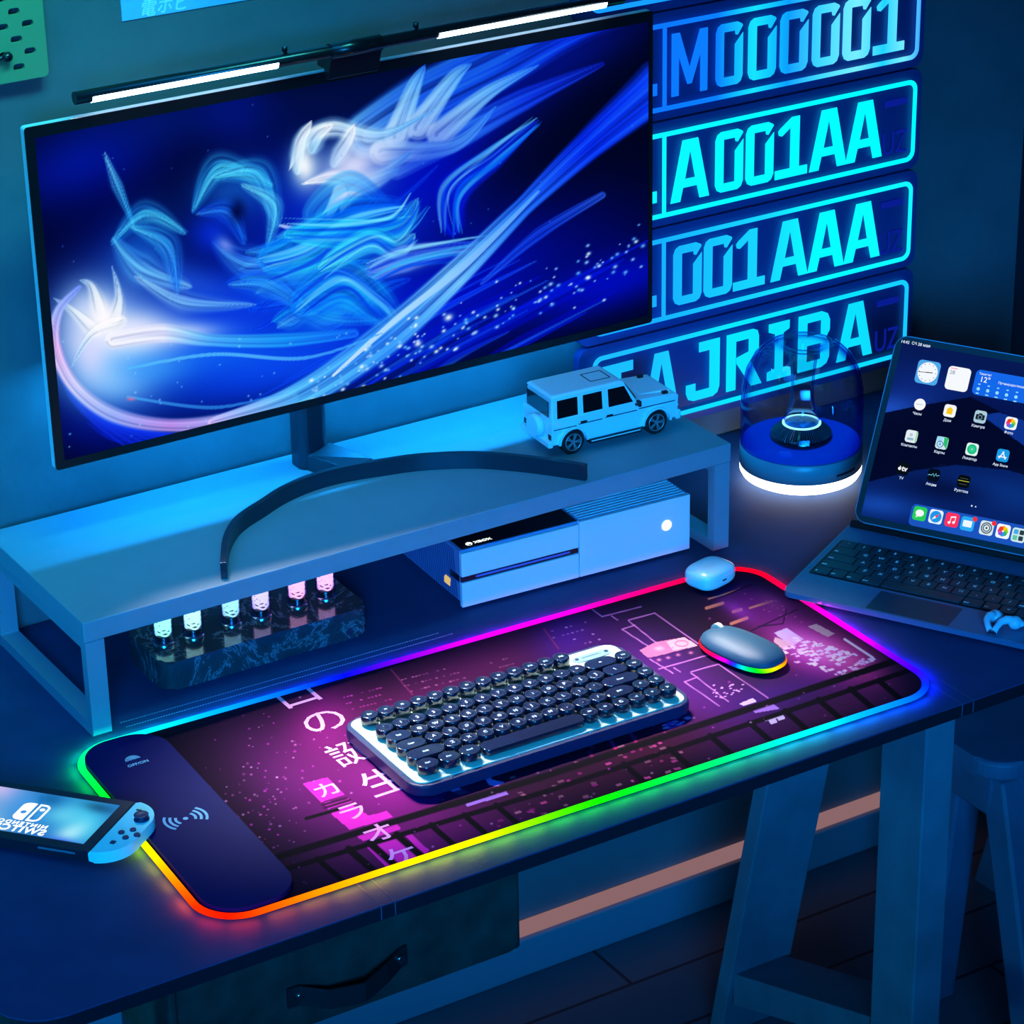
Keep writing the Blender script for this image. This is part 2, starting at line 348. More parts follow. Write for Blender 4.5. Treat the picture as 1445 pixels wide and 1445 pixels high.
# ================================================================ monitor riser
ZS = .1427; m_shelf = mat('riser_paint', (126, 144, 160), .45, noise=.03, nscale=30)
sh = thing('monitor_riser', 'long pale monitor riser with open frame legs standing at the back of the desk', 'monitor riser', (.487, .55, 0))
T = Matrix.Translation((-.487, -.55, 0))
X0, X1, Y0, Y1 = .0555, .9215, .4135, .690
MB().box((X0, Y0, .1185), (X1, Y1, ZS), .0012, M=T).build('board', m_shelf, sh)
for xa, xb in ((X0 + .001, X0 + .0235), (X1 - .0235, X1 - .001)):
    lg = [rrect(Y0 + .001, .0004, Y1 - .001, .1183, .0015, 1), rrect(Y0 + .0145, .0145, Y1 - .0145, .107, .0015, 1)]
    MB().flat(lg, xb - xa, M=T @ Matrix(((0, 0, 1, xa), (1, 0, 0, 0), (0, 1, 0, 0), (0, 0, 0, 1)))).build('leg_frame', m_shelf, sh)
# ================================================================ monitor
YM = .60; MX0, MX1, MZ0, MZ1 = .1150, .9313, .2400, .6430; SX0, SX1, SZ0, SZ1 = .1262, .9255, .2500, .6300
mon = thing('monitor', 'ultrawide monitor showing a blue fantasy picture on a dark bow-shaped foot', 'monitor', (.462, .655, ZS))
T = Matrix.Translation((-.462, -.655, -ZS))
WX = Matrix(((1, 0, 0, 0), (0, 0, -1, 0), (0, 1, 0, 0), (0, 0, 0, 1)))      # flat shapes drawn in x,z facing -y
m_bez = mat('bezel_black', (14, 18, 24), .35); m_edge = mat('monitor_silver_edge', (225, 230, 236), .5); m_gun = mat('gunmetal', (52, 62, 76), .34, .6)
fm = MB().flat([rrect(MX0, MZ0, MX1, MZ1, .004, 4), rrect(SX0, SZ0, SX1, SZ1, .0005, 1)], .0015, M=T @ Matrix.Translation((0, YM + .0015, 0)) @ WX).build('bezel', m_bez, mon, 'black bezel around the screen')
MB().flat([rrect(MX0, MZ0, MX1, MZ1, .004, 4), rrect(MX0 + .0016, MZ0 + .0016, MX1 - .0016, MZ1 - .0016, .003, 4)], .0095, M=T @ Matrix.Translation((0, YM + .0112, 0)) @ WX).build('side_frame', m_edge, mon, 'thin silver edge of the monitor')
MB().box((MX0 + .003, YM + .0045, MZ0 + .003), (MX1 - .003, YM + .012, MZ1 - .003), M=T).box((.25, YM + .0118, .30), (.72, YM + .035, .58), .008, 3, M=T).build('back_panel', m_bez, mon)
MB().prism(rrect(.444, .634, .482, .672, .012, 6), ZS, .46, M=T, smooth=False).box((.46, .652, .42), (.474, .636, .45), M=T).build('neck', m_gun, mon)
# bow foot
pts = [D(x, y, ZS) for x, y in ((321, 817), (324, 783), (334.8, 759.8), (350, 745), (374.7, 729), (399.7, 712.6), (430, 698), (466, 686), (505, 677.5), (540, 672), (585, 665.5), (626, 662.5), (660, 661.5), (692.6, 662.5), (745.8, 667.4), (790, 673.5), (826, 679))]
pq = []
for i in range(len(pts) - 1):
    p0, p1, p2, p3 = pts[max(i - 1, 0)], pts[i], pts[i + 1], pts[min(i + 2, len(pts) - 1)]
    for k in range(5):
        f = k / 5; pq.append(.5 * (2 * p1 + (p2 - p0) * f + (2 * p0 - 5 * p1 + 4 * p2 - p3) * f * f + (3 * p1 - p0 - 3 * p2 + p3) * f ** 3))
pts = pq + [pts[-1]]
mb = MB(); tt = .007
L_ = []
for i, p in enumerate(pts):
    d = pts[min(i + 1, len(pts) - 1)] - pts[max(i - 1, 0)]; nn = np.array([-d[1], d[0]]) / np.hypot(d[0], d[1]); L_.append((p[:2], p[:2] + nn * tt))
poly = [a for a, b in L_] + [b for a, b in L_][::-1]
mb.prism([tuple(p) for p in poly], ZS, ZS + .0205, bev=.0008, seg=2, M=T); mb.build('foot', m_gun, mon)
MB().hexa([(.450, .634, ZS), (.482, .634, ZS), (.512, .581, ZS), (.47, .581, ZS), (.450, .634, ZS + .02), (.482, .634, ZS + .03), (.512, .581, ZS + .0205), (.47, .581, ZS + .0205)], M=T, bev=.001).build('foot_bridge', m_gun, mon)
# picture on the screen: flowing blue water, veils of light and white plumes
def screen(u, v):
    x = SX0 + u * (SX1 - SX0); z = SZ0 + v * (SZ1 - SZ0)
    P = np.stack([x, np.full_like(x, YM + .001), z], 1); X, Y = px(P); p = Paint(X, Y, (4, 8, 26))
    B = lambda *a, **k: p.blob(*a, **k); Rb = lambda *a, **k: p.ribbon(*a, **k)
    for a in ((120, 230, 120, 60, (10, 40, 190), .75, -20), (230, 170, 160, 40, (8, 40, 120), .6, -10), (150, 350, 90, 130, (0, 10, 90), .6), (500, 130, 180, 40, (4, 30, 70), .5, -12), (330, 150, 60, 60, (12, 30, 130), .6),
              (640, 190, 160, 60, (10, 30, 200), .7, -35), (800, 80, 140, 40, (12, 30, 150), .6, -28), (700, 330, 140, 70, (4, 10, 90), .6, -20), (860, 350, 100, 90, (2, 8, 70), .6), (470, 300, 170, 110, (10, 50, 220), .8),
              (300, 470, 260, 110, (14, 60, 235), .9, -8), (620, 420, 220, 70, (8, 20, 200), .85, -22), (860, 400, 150, 40, (6, 20, 210), .8, -20), (140, 600, 80, 50, (6, 14, 110), .8)): B(*a[:6], rot=a[6] if len(a) > 6 else 0)
    # streaks of deep water, lower right and lower left
    for k in range(26):
        y0 = 470 + k * 6 + rng.uniform(-4, 4); x0 = 360 + rng.uniform(0, 260); ln = rng.uniform(140, 420); w = rng.uniform(2, 9)
        c = ((10, 40, 255), (30, 90, 255), (5, 15, 200), (60, 130, 255))[k % 4]
        Rb([(x0, y0 + 40), (x0 + ln * .5, y0 - ln * .16), (x0 + ln, y0 - ln * .42)], [1, w, 1], [c, c], .5)
    for k in range(14): Rb([(70 + k * 4, 440 + k * 12), (100 + k * 7, 560 + k * 5), (190 + k * 16, 640 - k * 3)], [1, 4, 1], [(10, 20, 200), (40, 80, 255)], .5)
    # upper right: plume streaming away to the corner
    Rb([(520, 190), (600, 140), (700, 90), (800, 40), (880, 20)], [40, 46, 44, 34, 16], [(120, 170, 255), (60, 120, 255), (40, 100, 255), (20, 60, 230), (10, 30, 150)], .85, streak=.55, sf=4)
    Rb([(560, 240), (650, 190), (740, 140), (850, 90)], [16, 22, 18, 4], [(150, 190, 255), (90, 150, 255), (40, 80, 255), (20, 30, 160)], .8, streak=.5)
    for a in (((590, 180), (640, 110), (665, 90)), ((560, 190), (585, 120), (600, 92)), ((620, 190), (690, 130), (760, 92)), ((540, 215), (640, 205), (700, 150))): Rb(a, [22, 12, 1], [(225, 235, 255), (150, 200, 255), (70, 130, 255)], .85, streak=.3)
    def veil(a, w, c):
        Rb(a, w, c, .62, streak=.7, sf=rng.uniform(2.5, 5), taper=.12)
        A = np.array(a, float)
        for k in range(9):
            off = rng.uniform(-.75, .75) * np.max(w); t = np.gradient(A, axis=0); t = t / np.linalg.norm(t, axis=1)[:, None]
            Bq = A + np.stack([-t[:, 1], t[:, 0]], 1) * off * np.linspace(rng.uniform(.2, 1.1), rng.uniform(.2, 1.1), len(A))[:, None] + rng.normal(0, 3, A.shape)
            cl_ = ((170, 235, 255), (20, 60, 220), (90, 190, 255), (10, 110, 250))[k % 4]
            Rb([tuple(p) for p in Bq], [rng.uniform(1.5, 7)], [cl_, cl_], rng.uniform(.35, .7), edge=.8, taper=.35)
    # bright plume head
    for a in (((408, 240), (430, 200), (470, 180), (540, 190), (620, 150)), ((425, 260), (470, 250), (520, 255), (580, 215)), ((440, 170), (425, 200), (420, 245)), ((470, 175), (450, 190), (440, 215)), ((500, 175), (490, 200), (470, 235)), ((480, 300), (500, 270), (560, 240))):
        Rb(a, [5, 16, 20, 14, 2][:len(a)], [(255, 250, 255), (225, 235, 255), (120, 190, 255)], .9, edge=.7, streak=.4, taper=.3)
    B(500, 235, 60, 40, (240, 235, 255), .95, rot=-20); B(430, 235, 22, 34, (255, 255, 255), .95)
    # ribbon of white light falling from the plume to the middle
    Rb([(480, 270), (460, 305), (425, 322), (395, 318)], [12, 8, 5, 2], [(250, 240, 255), (230, 220, 255), (200, 200, 255)], .95)
    Rb([(470, 330), (440, 300), (495, 255), (560, 300)], [10, 16, 18, 6], [(60, 160, 255), (90, 200, 255), (40, 120, 255)], .5, streak=.4)
    for a in ((200, 350, 46, 62, (40, 130, 235), .55, 25), (330, 270, 60, 42, (60, 150, 240), .5, -10), (270, 400, 90, 30, (90, 130, 250), .5, 20), (400, 400, 90, 50, (20, 90, 250), .6, -20), (500, 330, 90, 40, (10, 130, 250), .6, -25), (480, 440, 90, 50, (10, 100, 245), .7, -25), (600, 260, 60, 90, (4, 14, 200), .6, 35)): B(*a[:6], rot=a[6])
    for k in range(34):
        x0 = rng.uniform(330, 470); y0 = rng.uniform(330, 480); ln = rng.uniform(60, 170); t = rng.uniform(-.75, .1); c1 = ((40, 200, 255), (10, 90, 255), (90, 220, 255), (10, 50, 220), (140, 200, 255))[k % 5]
        Rb([(x0, y0), (x0 + ln * .35, y0 + ln * t * .35 + rng.uniform(-16, 16)), (x0 + ln * .7, y0 + ln * t * .7 + rng.uniform(-14, 14)), (x0 + ln, y0 + ln * t)], [rng.uniform(4, 16)], [c1, (10, 60, 230)], .6, edge=.8, streak=.7, sf=4, taper=.3)
    B(440, 380, 60, 26, (90, 215, 255), .55, rot=-25); B(520, 330, 50, 20, (120, 225, 255), .5, rot=-20); B(470, 440, 50, 22, (70, 190, 255), .55, rot=-25); B(560, 375, 60, 12, (200, 205, 255), .6, rot=-12)
    # turquoise veil, a big puff of cloth and its folds
    def leaf(a, w, cols, al=.7):
        Rb(a, [w * .75, w, w * .85], cols, al, edge=.9, streak=.8, sf=rng.uniform(3, 6), taper=.5)
        Rb([(x + rng.normal(0, 3), y + rng.normal(0, 3)) for x, y in a], [w * .5], [(150, 225, 255), cols[-1]], .45, edge=1., streak=.8, sf=5, taper=.5)
    for a, w, c in ((((148, 215), (165, 262), (190, 320)), 13, ((170, 215, 255), (60, 170, 255))), (((158, 345), (205, 300), (262, 330)), 26, ((40, 150, 250), (110, 210, 255))), (((160, 335), (200, 380), (270, 405)), 34, ((60, 150, 250), (150, 190, 255))),
                    (((185, 320), (235, 345), (250, 415)), 28, ((90, 200, 255), (40, 110, 245))), (((190, 390), (260, 425), (360, 430)), 22, ((190, 205, 255), (120, 160, 255))), (((272, 300), (310, 235), (385, 262)), 30, ((40, 160, 245), (130, 225, 255))),
                    (((300, 250), (365, 245), (392, 320)), 32, ((90, 205, 255), (60, 160, 250))), (((340, 260), (385, 290), (378, 350)), 22, ((150, 215, 255), (90, 180, 255))), (((280, 300), (320, 300), (345, 345)), 26, ((20, 70, 230), (40, 120, 255))),
                    (((300, 340), (350, 372), (420, 365)), 38, ((40, 100, 245), (110, 150, 255))), (((320, 400), (380, 400), (440, 440)), 36, ((20, 80, 245), (60, 150, 255)))):
        leaf(a, w, c)
    for a, w, c in ((((370, 370), (430, 350), (500, 310), (575, 295)), [20, 40, 40, 16], [(20, 120, 255), (40, 190, 255), (20, 150, 255), (10, 80, 255)]),
                    (((400, 330), (480, 330), (560, 320), (590, 280)), [10, 26, 22, 5], [(60, 210, 255), (20, 170, 255), (120, 210, 255)]),
                    (((420, 440), (480, 400), (530, 430), (560, 460)), [30, 44, 34, 12], [(20, 120, 255), (40, 180, 255), (30, 120, 255)]),
                    (((450, 380), (520, 340), (560, 350), (585, 330)), [12, 22, 18, 5], [(120, 230, 255), (60, 190, 255), (160, 220, 255)]),
                    (((520, 385), (570, 365), (630, 352), (690, 345)), [16, 24, 14, 4], [(110, 130, 255), (190, 190, 255), (70, 90, 240)]),
                    (((640, 330), (640, 270), (700, 220), (760, 170)), [20, 28, 18, 3], [(8, 20, 220), (10, 30, 240), (20, 60, 255)])):
        veil(a, w, c)
    for k in range(0):
        cx = rng.uniform(180, 580); cy = rng.uniform(300, 450); t = rng.uniform(-.8, .3); ln = rng.uniform(15, 50)
        Rb([(cx, cy), (cx + ln * .5, cy + ln * t * .5 - 4), (cx + ln, cy + ln * t)], [.8, 2.2, .8], [(150, 225, 255), (60, 150, 255)], .55)
    B(300, 330, 34, 30, (20, 60, 215), .8); B(318, 345, 16, 10, (205, 190, 245), .6, rot=40); B(335, 298, 12, 18, (3, 8, 40), .8)
    B(400, 520, 200, 46, (24, 90, 250), .75, rot=-12); B(300, 500, 120, 34, (40, 130, 255), .6, rot=-4)
    # pale plume and glow, lower left
    B(150, 470, 78, 84, (190, 205, 255), .9); B(170, 480, 90, 38, (240, 240, 255), .85, rot=-6); B(160, 540, 70, 44, (120, 180, 255), .7); B(250, 470, 70, 16, (235, 230, 255), .85, rot=-4)
    B(120, 440, 40, 44, (225, 230, 255), .8); B(185, 470, 60, 30, (245, 240, 255), .8, rot=-10); B(150, 525, 56, 40, (190, 215, 255), .8, rot=10); B(215, 520, 60, 26, (90, 170, 255), .6); B(128, 500, 26, 40, (235, 225, 255), .7)
    for a in (((75, 420), (105, 440), (140, 470)), ((158, 375), (168, 420), (160, 460)), ((112, 395), (130, 405), (145, 450)), ((100, 520), (130, 470), (175, 450))): Rb(a, [1, 10, 24], [(170, 200, 255), (235, 240, 255), (255, 255, 255)], .85, edge=.9, streak=.5, taper=.2)
    B(146, 448, 22, 30, (255, 252, 255), .95)
    Rb([(160, 480), (230, 470), (300, 480), (400, 480), (500, 470)], [14, 16, 10, 12, 8], [(245, 240, 255), (235, 230, 255), (120, 190, 255), (60, 170, 255), (40, 120, 255)], .85, streak=.3)
    # the long swirl that sweeps under everything and up to the right corner
    Rb([(112, 405), (82, 440), (78, 490), (105, 545), (160, 585), (240, 600), (330, 590), (410, 560)], [4, 9, 11, 12, 14, 12, 13, 15], [(150, 160, 255), (190, 190, 255), (240, 190, 235), (225, 215, 255), (190, 190, 255), (215, 160, 235), (200, 190, 255), (130, 190, 255)], .95, edge=.5, streak=.25)
    Rb([(300, 597), (420, 560), (540, 480), (640, 390), (740, 290), (830, 205), (930, 120)], [8, 22, 28, 22, 15, 24, 40], [(220, 190, 250), (120, 190, 255), (90, 160, 255), (150, 200, 255), (60, 120, 255), (20, 60, 255), (30, 80, 255)], .95, edge=.3, streak=.45, sf=3)
    Rb([(470, 530), (560, 450), (660, 370), (760, 270)], [2, 5, 6, 2], [(230, 240, 255), (190, 220, 255), (120, 170, 255)], .9)
    Rb([(680, 400), (760, 330), (850, 275)], [3, 10, 6], [(60, 100, 255), (40, 80, 240), (80, 110, 240)], .7, streak=.5)
    Rb([(180, 520), (300, 500), (430, 505), (540, 470)], [2, 3, 3, 1], [(120, 200, 255), (150, 220, 255), (90, 170, 255)], .7)
    Rb([(180, 560), (300, 575), (400, 555)], [2, 3, 1], [(120, 200, 255), (90, 170, 255)], .6)
    for k in range(170):                                               # sparks on the water
        t = rng.random(); cx = 430 + 480 * t + rng.normal(0, 14); cy = 560 - 215 * t + rng.normal(0, 16); r = rng.uniform(.8, 2.6)
        B(cx, cy, r * 1.6, r, ((255, 255, 255), (150, 200, 255), (200, 220, 255))[k % 3], .95, rot=-30)
    for k in range(60):
        B(rng.uniform(80, 560), rng.uniform(470, 640), rng.uniform(.8, 1.8), rng.uniform(.8, 1.8), (170, 220, 255), .8)
    for k in range(40): B(rng.uniform(70, 900), rng.uniform(60, 400), 1, 1, (120, 160, 255), .7)
    B(633, 448, 7, 5, (255, 255, 255), .95, rot=-30); B(590, 485, 6, 4, (255, 255, 255), .9, rot=-30); B(185, 563, 6, 2.5, (255, 120, 150), .8)
    p.C = np.clip(p.C, 0, 1) ** np.array([1.55, 1.2, .92])
    return P - np.array([.462, .655, ZS]), p.C
grid('screen', screen, 640, 330, attr_mat('screen_glow', 1.0), mon)['label'] = 'lit screen with swirling blue and white picture'
MB().box((.2, YM + .0365, .338), (.84, YM + .0445, .346), M=T).build('backlight_strip', emit('backlight_cyan', (30, 170, 255), 1.2), mon, 'cyan light strip behind the screen')
# ================================================================ light bar on the monitor
YB = .588; lb = thing('light_bar', 'black tubular screen light with two glowing white sections clipped on the monitor top', 'light bar', (.515, YB, .662))
T = Matrix.Translation((-.515, -YB, -.662)); m_blk = mat('satin_black', (12, 16, 22), .3, coat=.3)
A_ = V(105, 141, YB); B_ = V(878, -1, YB); zc = lambda x: A_[2] + (B_[2] - A_[2]) * (x - A_[0]) / (B_[0] - A_[0]) + .0015
MB().cyl((A_[0], YB, zc(A_[0])), (B_[0], YB, zc(B_[0])), .0072, n=24, M=T).build('tube', m_blk, lb)
m_lamp = emit('lamp_white', (205, 235, 255), 10.)
for (pa, pb) in (((131, 143), (393, 92)), ((620, 46), (856, 3))):
    xa, xb = V(*pa, YB - .006)[0], V(*pb, YB - .006)[0]
    mb = MB()
    for k in range(8):
        a0 = math.radians(178 + 16 * k); a1 = math.radians(178 + 16 * (k + 1)); r = .0078; Pq = []
        for x in (xa, xb):
            for rr in (r, r - .0012):
                for a in (a0, a1): Pq.append((x, YB + rr * math.cos(a), zc(x) + rr * math.sin(a)))
        mb.hexa([Pq[0], Pq[4], Pq[5], Pq[1], Pq[2], Pq[6], Pq[7], Pq[3]], M=T)
    mb.build('diffuser', m_lamp, lb, 'glowing white diffuser')
    MB().box((xa - .014, YB - .0068, zc(xa) - .0075), (xb + .014, YB - .0058, zc(xb) - .0058 + (zc(xa) - zc(xb)) * 0), M=T).build('lower_lip', emit('lamp_lip', (160, 215, 255), 1.), lb) if False else None
xm = V(502, 90, YB)[0]; zt = zc(xm)
MB().cyl((xm - .033, YB, zt), (xm + .033, YB, zt), .0092, n=24, M=T).build('sleeve', m_blk, lb)
MB().hexa([(xm - .036, YM - .010, .636), (xm + .030, YM - .010, .636), (xm + .030, YM - .0005, .636), (xm - .036, YM - .0005, .636), (xm - .033, YM - .017, zt - .004), (xm + .033, YM - .017, zt - .004), (xm + .033, YM - .0005, zt - .004), (xm - .033, YM - .0005, zt - .004)], bev=.001, M=T).box((xm - .03, YM - .001, .6432), (xm + .03, YM + .026, .656), .002, M=T).build('clamp', m_blk, lb)
for p in ((403, 74), (588, 36)):
    w_ = V(*p, YB)
    MB().cyl((w_[0], YB, zc(w_[0]) + .004), (w_[0] - .001, YB, zc(w_[0]) + .0145), .0022, n=10, M=T).cyl((w_[0] - .001, YB, zc(w_[0]) + .010), (w_[0] - .001, YB, zc(w_[0]) + .0155), .0034, n=10, M=T).build('pin', m_blk, lb)
# ================================================================ glowing number plates on the wall
GL = {
 '0': [[(1, .815), (1, .13), (.93, .04), (.80, 0), (.20, 0), (.07, .04), (0, .13), (0, .87), (.07, .96), (.20, 1), (.80, 1), (.96, .955), (.985, .925), (.80, .79), (.72, .80), (.70, .865), (.30, .865), (.30, .14), (.70, .14), (.70, .645)]],
 '1': [[(0, 0), (1, 0), (1, .15), (.74, .15), (.74, 1), (.50, 1), (.16, .85), (.08, .80), (.10, .73), (.20, .71), (.46, .83), (.46, .15), (0, .15)]],
 'A': [[(0, 0), (.30, 1), (.70, 1), (1, 0), (.75, 0), (.68, .22), (.32, .22), (.25, 0)], [(.37, .36), (.63, .36), (.5, .82)]],
 'M': [[(0, 0), (0, 1), (.22, 1), (.5, .42), (.78, 1), (1, 1), (1, 0), (.80, 0), (.80, .62), (.56, .16), (.44, .16), (.20, .62), (.20, 0)]],
 'T': [[(0, 1), (1, 1), (1, .83), (.64, .83), (.64, 0), (.36, 0), (.36, .83), (0, .83)]],
 'J': [[(.38, 1), (1, 1), (1, .16), (.94, .05), (.80, 0), (.22, 0), (.07, .04), (0, .15), (0, .30), (.28, .30), (.28, .16), (.70, .16), (.70, .83), (.38, .83)]],
 'R': [[(0, 0), (0, 1), (.74, 1), (.86, .96), (.90, .86), (.90, .58), (.66, .46), (1, 0), (.70, 0), (.28, .46), (.28, .56), (.62, .62), (.62, .85), (.26, .85), (.26, 0)]],
 'I': [[(.12, 0), (1, 0), (1, .15), (.70, .19), (.70, .80), (.92, .85), (.92, 1), (.16, 1), (.16, .86), (.40, .80), (.40, .19), (.12, .15)]],
 'B': [[(0, 0), (0, 1), (.74, 1), (.92, .94), (1, .82), (1, .64), (.88, .52), (1, .40), (1, .16), (.92, .05), (.76, 0)], [(.28, .60), (.72, .60), (.72, .85), (.28, .85)], [(.28, .15), (.72, .15), (.72, .44), (.28, .44)]],
}
YP = .694; m_panel = mat('plate_gloss', (30, 60, 130), .5)
def glow_mat(name, stops, s):
    """neon colour running along x"""
    m = bpy.data.materials.new(name); m.use_nodes = True; nt = m.node_tree; nt.nodes.clear(); N = nt.nodes
    tc = N.new('ShaderNodeTexCoord'); sp = N.new('ShaderNodeSeparateXYZ'); r = N.new('ShaderNodeValToRGB'); e = N.new('ShaderNodeEmission'); o = N.new('ShaderNodeOutputMaterial'); mr = N.new('ShaderNodeMapRange')
    mr.inputs['From Min'].default_value = .08; mr.inputs['From Max'].default_value = .53
    nt.links.new(tc.outputs['Object'], sp.inputs[0]); nt.links.new(sp.outputs['X'], mr.inputs['Value']); nt.links.new(mr.outputs[0], r.inputs['Fac'])
    els = r.color_ramp.elements
    while len(els) < len(stops): els.new(.5)
    for k, (p, c) in enumerate(stops): els[k].position = p; els[k].color = (*lin(c), 1)
    nt.links.new(r.outputs['Color'], e.inputs['Color']); e.inputs['Strength'].default_value = s; nt.links.new(e.outputs[0], o.inputs[0]); return m
m_dim = emit('plate_dim_blue', (14, 40, 190), .55)
PXL, PXR = V(836, 505, YP)[0], V(1292, 168, YP)[0]
def plate(ztop, letters, lab, stops, xl=PXL, div=True, uz=True, hb=.1145, dash=True):
    h = hb; zb = ztop - h
    g = glow_mat('neon_' + str(len(MATS)) + str(round(ztop, 2)), stops, 1.15)
    t = thing('number_plate', lab, 'sign', (xl, YP, zb), 'glowing number plates on the wall'); TT = Matrix.Translation((-xl, -YP, -zb))
    MB().flat([rrect(xl - .018, zb - .0125, PXR + .012, ztop + .0125, .016)], YW - YP - .0045, M=TT @ Matrix.Translation((0, YW, 0)) @ WX).build('panel', m_panel, t)
    w = .0062; mb = MB()
    mb.flat([rrect(xl, zb, PXR, ztop, .014), rrect(xl + w, zb + w, PXR - w, ztop - w, .009)], .001, M=TT @ Matrix.Translation((0, YP, 0)) @ WX)
    if div: mb.box((1.0105, YP - .001, zb + w), (1.0165, YP, ztop - w), M=TT)
    mb.build('neon_border', g, t)
    if div: MB().box((.995, YP - .001, zb + .0225), (1.002, YP, zb + .038), M=TT).build('neon_dot', g, t)
    for ch, x0, x1, xy in letters:
        # heights follow the plate; left and right edges come from the photograph
        zl0, zl1 = zb + .0165, ztop - .0160
        Pp = [[(x0 + a * (x1 - x0), zl0 + b * (zl1 - zl0)) for a, b in c] for c in GL[ch]]
        MB().flat(Pp, .001, M=TT @ Matrix.Translation((0, YP, 0)) @ WX).build('neon_character', g, t)
    if dash: MB().box((1.371, YP - .001, ztop - .0315), (1.409, YP, ztop - .0225), M=TT).build('dash_mark', m_dim, t, 'dim blue dash')
    if uz:
        MB().text('UZ', .046, .001, M=TT @ Matrix.Translation((1.390, YP, zb + .030)) @ WX, sx=.70).build('country_letters', m_dim, t, 'dim blue letters UZ')
    return t
def xs(row, pairs):            # photo columns (crop pixels) to wall x
    out = []
    for ch, a, b, y in pairs:
        if ch == '0': a, b = a + 4, b - 4
        out.append((ch, V(900 + a / 2.651, y, YP)[0], V(900 + b / 2.651, y, YP)[0], y))
    return out
Z2, DZ = .4508, .1425
plate(Z2 + 2 * DZ, [], 'topmost neon plate cut off by the photo edge, only its lower border seen', [(0, (20, 150, 255)), (1, (20, 120, 255))], uz=False, dash=False)
plate(Z2 + DZ, xs(1, [('M', 126, 260, 85), ('0', 287, 396, 75), ('0', 408, 521, 68), ('0', 527, 640, 60), ('0', 648, 757, 52), ('0', 763, 873, 44), ('1', 882, 998, 36)]), 'blue to pale neon number plate reading M000001', [(0, (10, 110, 255)), (.25, (10, 120, 255)), (.38, (20, 215, 255)), (.5, (10, 150, 255)), (.62, (60, 205, 255)), (.75, (110, 225, 255)), (.85, (20, 200, 255)), (.93, (110, 225, 255)), (1, (25, 140, 255))], uz=False, dash=False)
plate(Z2, xs(2, [('A', 122, 267, 240), ('0', 285, 397, 225), ('0', 399, 511, 218), ('1', 514, 634, 208), ('A', 643, 782, 195), ('A', 780, 915, 182)]), 'bright cyan neon number plate reading A001AA', [(0, (10, 235, 255)), (1, (0, 250, 255))])
plate(Z2 - DZ, xs(3, [('0', 128, 242, 385), ('0', 242, 356, 378), ('1', 357, 475, 366), ('A', 498, 636, 352), ('A', 637, 772, 338), ('A', 773, 907, 325)]), 'blue to cyan neon number plate reading 001AAA', [(0, (20, 160, 255)), (.45, (20, 205, 255)), (.65, (5, 245, 255)), (1, (15, 235, 255))])
L4 = [('T', 846, 893, 545), ('A', 909, 957, 535), ('J', 968, 1015, 520), ('R', 1025, 1075, 505), ('I', 1078, 1116, 495), ('B', 1126, 1170, 482), ('A', 1181, 1231, 468)]
plate(Z2 - 2 * DZ, [(c, V(a, y, YP)[0], V(b, y, YP)[0], y) for c, a, b, y in L4], 'lowest neon number plate reading TAJRIBA behind the toy car and glass speaker', [(0, (25, 180, 255)), (.3, (10, 220, 255)), (.8, (10, 212, 255)), (1, (20, 190, 255))], div=False)
# ================================================================ poster and pegboard
p0 = V(172, 30, YW)
ps = thing('poster', 'pale blue paper poster with Japanese lettering taped high on the wall', 'poster', (p0[0], YW, p0[2]))
T = Matrix.Translation((-p0[0], -YW, -p0[2]))
m_pap = mat('poster_paper', (130, 200, 255), .6, noise=.06, nscale=20)
MB().box((p0[0], YW - .0012, p0[2]), (p0[0] + .28, YW, p0[2] + .4), M=T).build('sheet', m_pap, ps)
m_ink = mat('poster_ink', (240, 250, 255), .6)
c = V(226, 11, YW)
MB().text('電ホビ', .0205, .0003, M=T @ Matrix.Translation((c[0] + .004, YW - .0012, c[2] + .001)) @ WX, shear=.25, offset=.0002).build('lettering', m_ink, ps, 'large white Japanese letters')
MB().box((p0[0] + .004, YW - .0016, p0[2] + .0235), (p0[0] + .075, YW - .0011, p0[2] + .0252), M=T).box((p0[0] + .004, YW - .0016, p0[2] + .027), (p0[0] + .06, YW - .0011, p0[2] + .0278), M=T).build('printed_line', m_ink, ps)
pg = thing('pegboard', 'pale slotted pegboard on the wall above and left of the monitor', 'pegboard', (.1, YW - .02, .664)); T = Matrix.Translation((-.1, -YW + .02, -.664))
yp = YW - .016; pe = V(60, 0, yp)[0]; pb = V(30, 114, yp)[2]
holes = []
for i in range(-9, 3):
    for j in range(-1, 12):
        hx = V(23.3, 55.6, yp)[0] + i * .0147; hz = V(23.3, 55.6, yp)[2] + j * .0311 + (i % 2) * -.0155
        if hx < pe - .012 and hz > pb + .012: holes.append(rrect(hx - .0068, hz - .0038, hx + .0068, hz + .0038, .0037, 5))
MB().flat([rrect(-.35, pb, pe, pb + .34, .006)] + holes, .005, M=T @ Matrix.Translation((0, yp + .005, 0)) @ WX).build('board', mat('pegboard_paint', (118, 150, 112), .5), pg)
MB().box((-.33, yp + .005, pb + .05), (-.3, YW, pb + .3), M=T).box((.1, yp + .005, pb + .1), (.14, YW, pb + .3), M=T).build('spacer', m_blk, pg)
hk = V(7.5, 79, yp)
MB().sphere((hk[0], yp - .006, hk[2]), .0052, M=T, sc=(1.2, 1, 1.1)).cyl((hk[0] - .012, yp - .004, hk[2] - .001), (hk[0], yp - .004, hk[2]), .0028, n=10, M=T).cyl((hk[0], yp - .004, hk[2]), (hk[0], yp + .006, hk[2]), .003, n=10, M=T).build('peg', m_blk, pg, 'dark round peg')
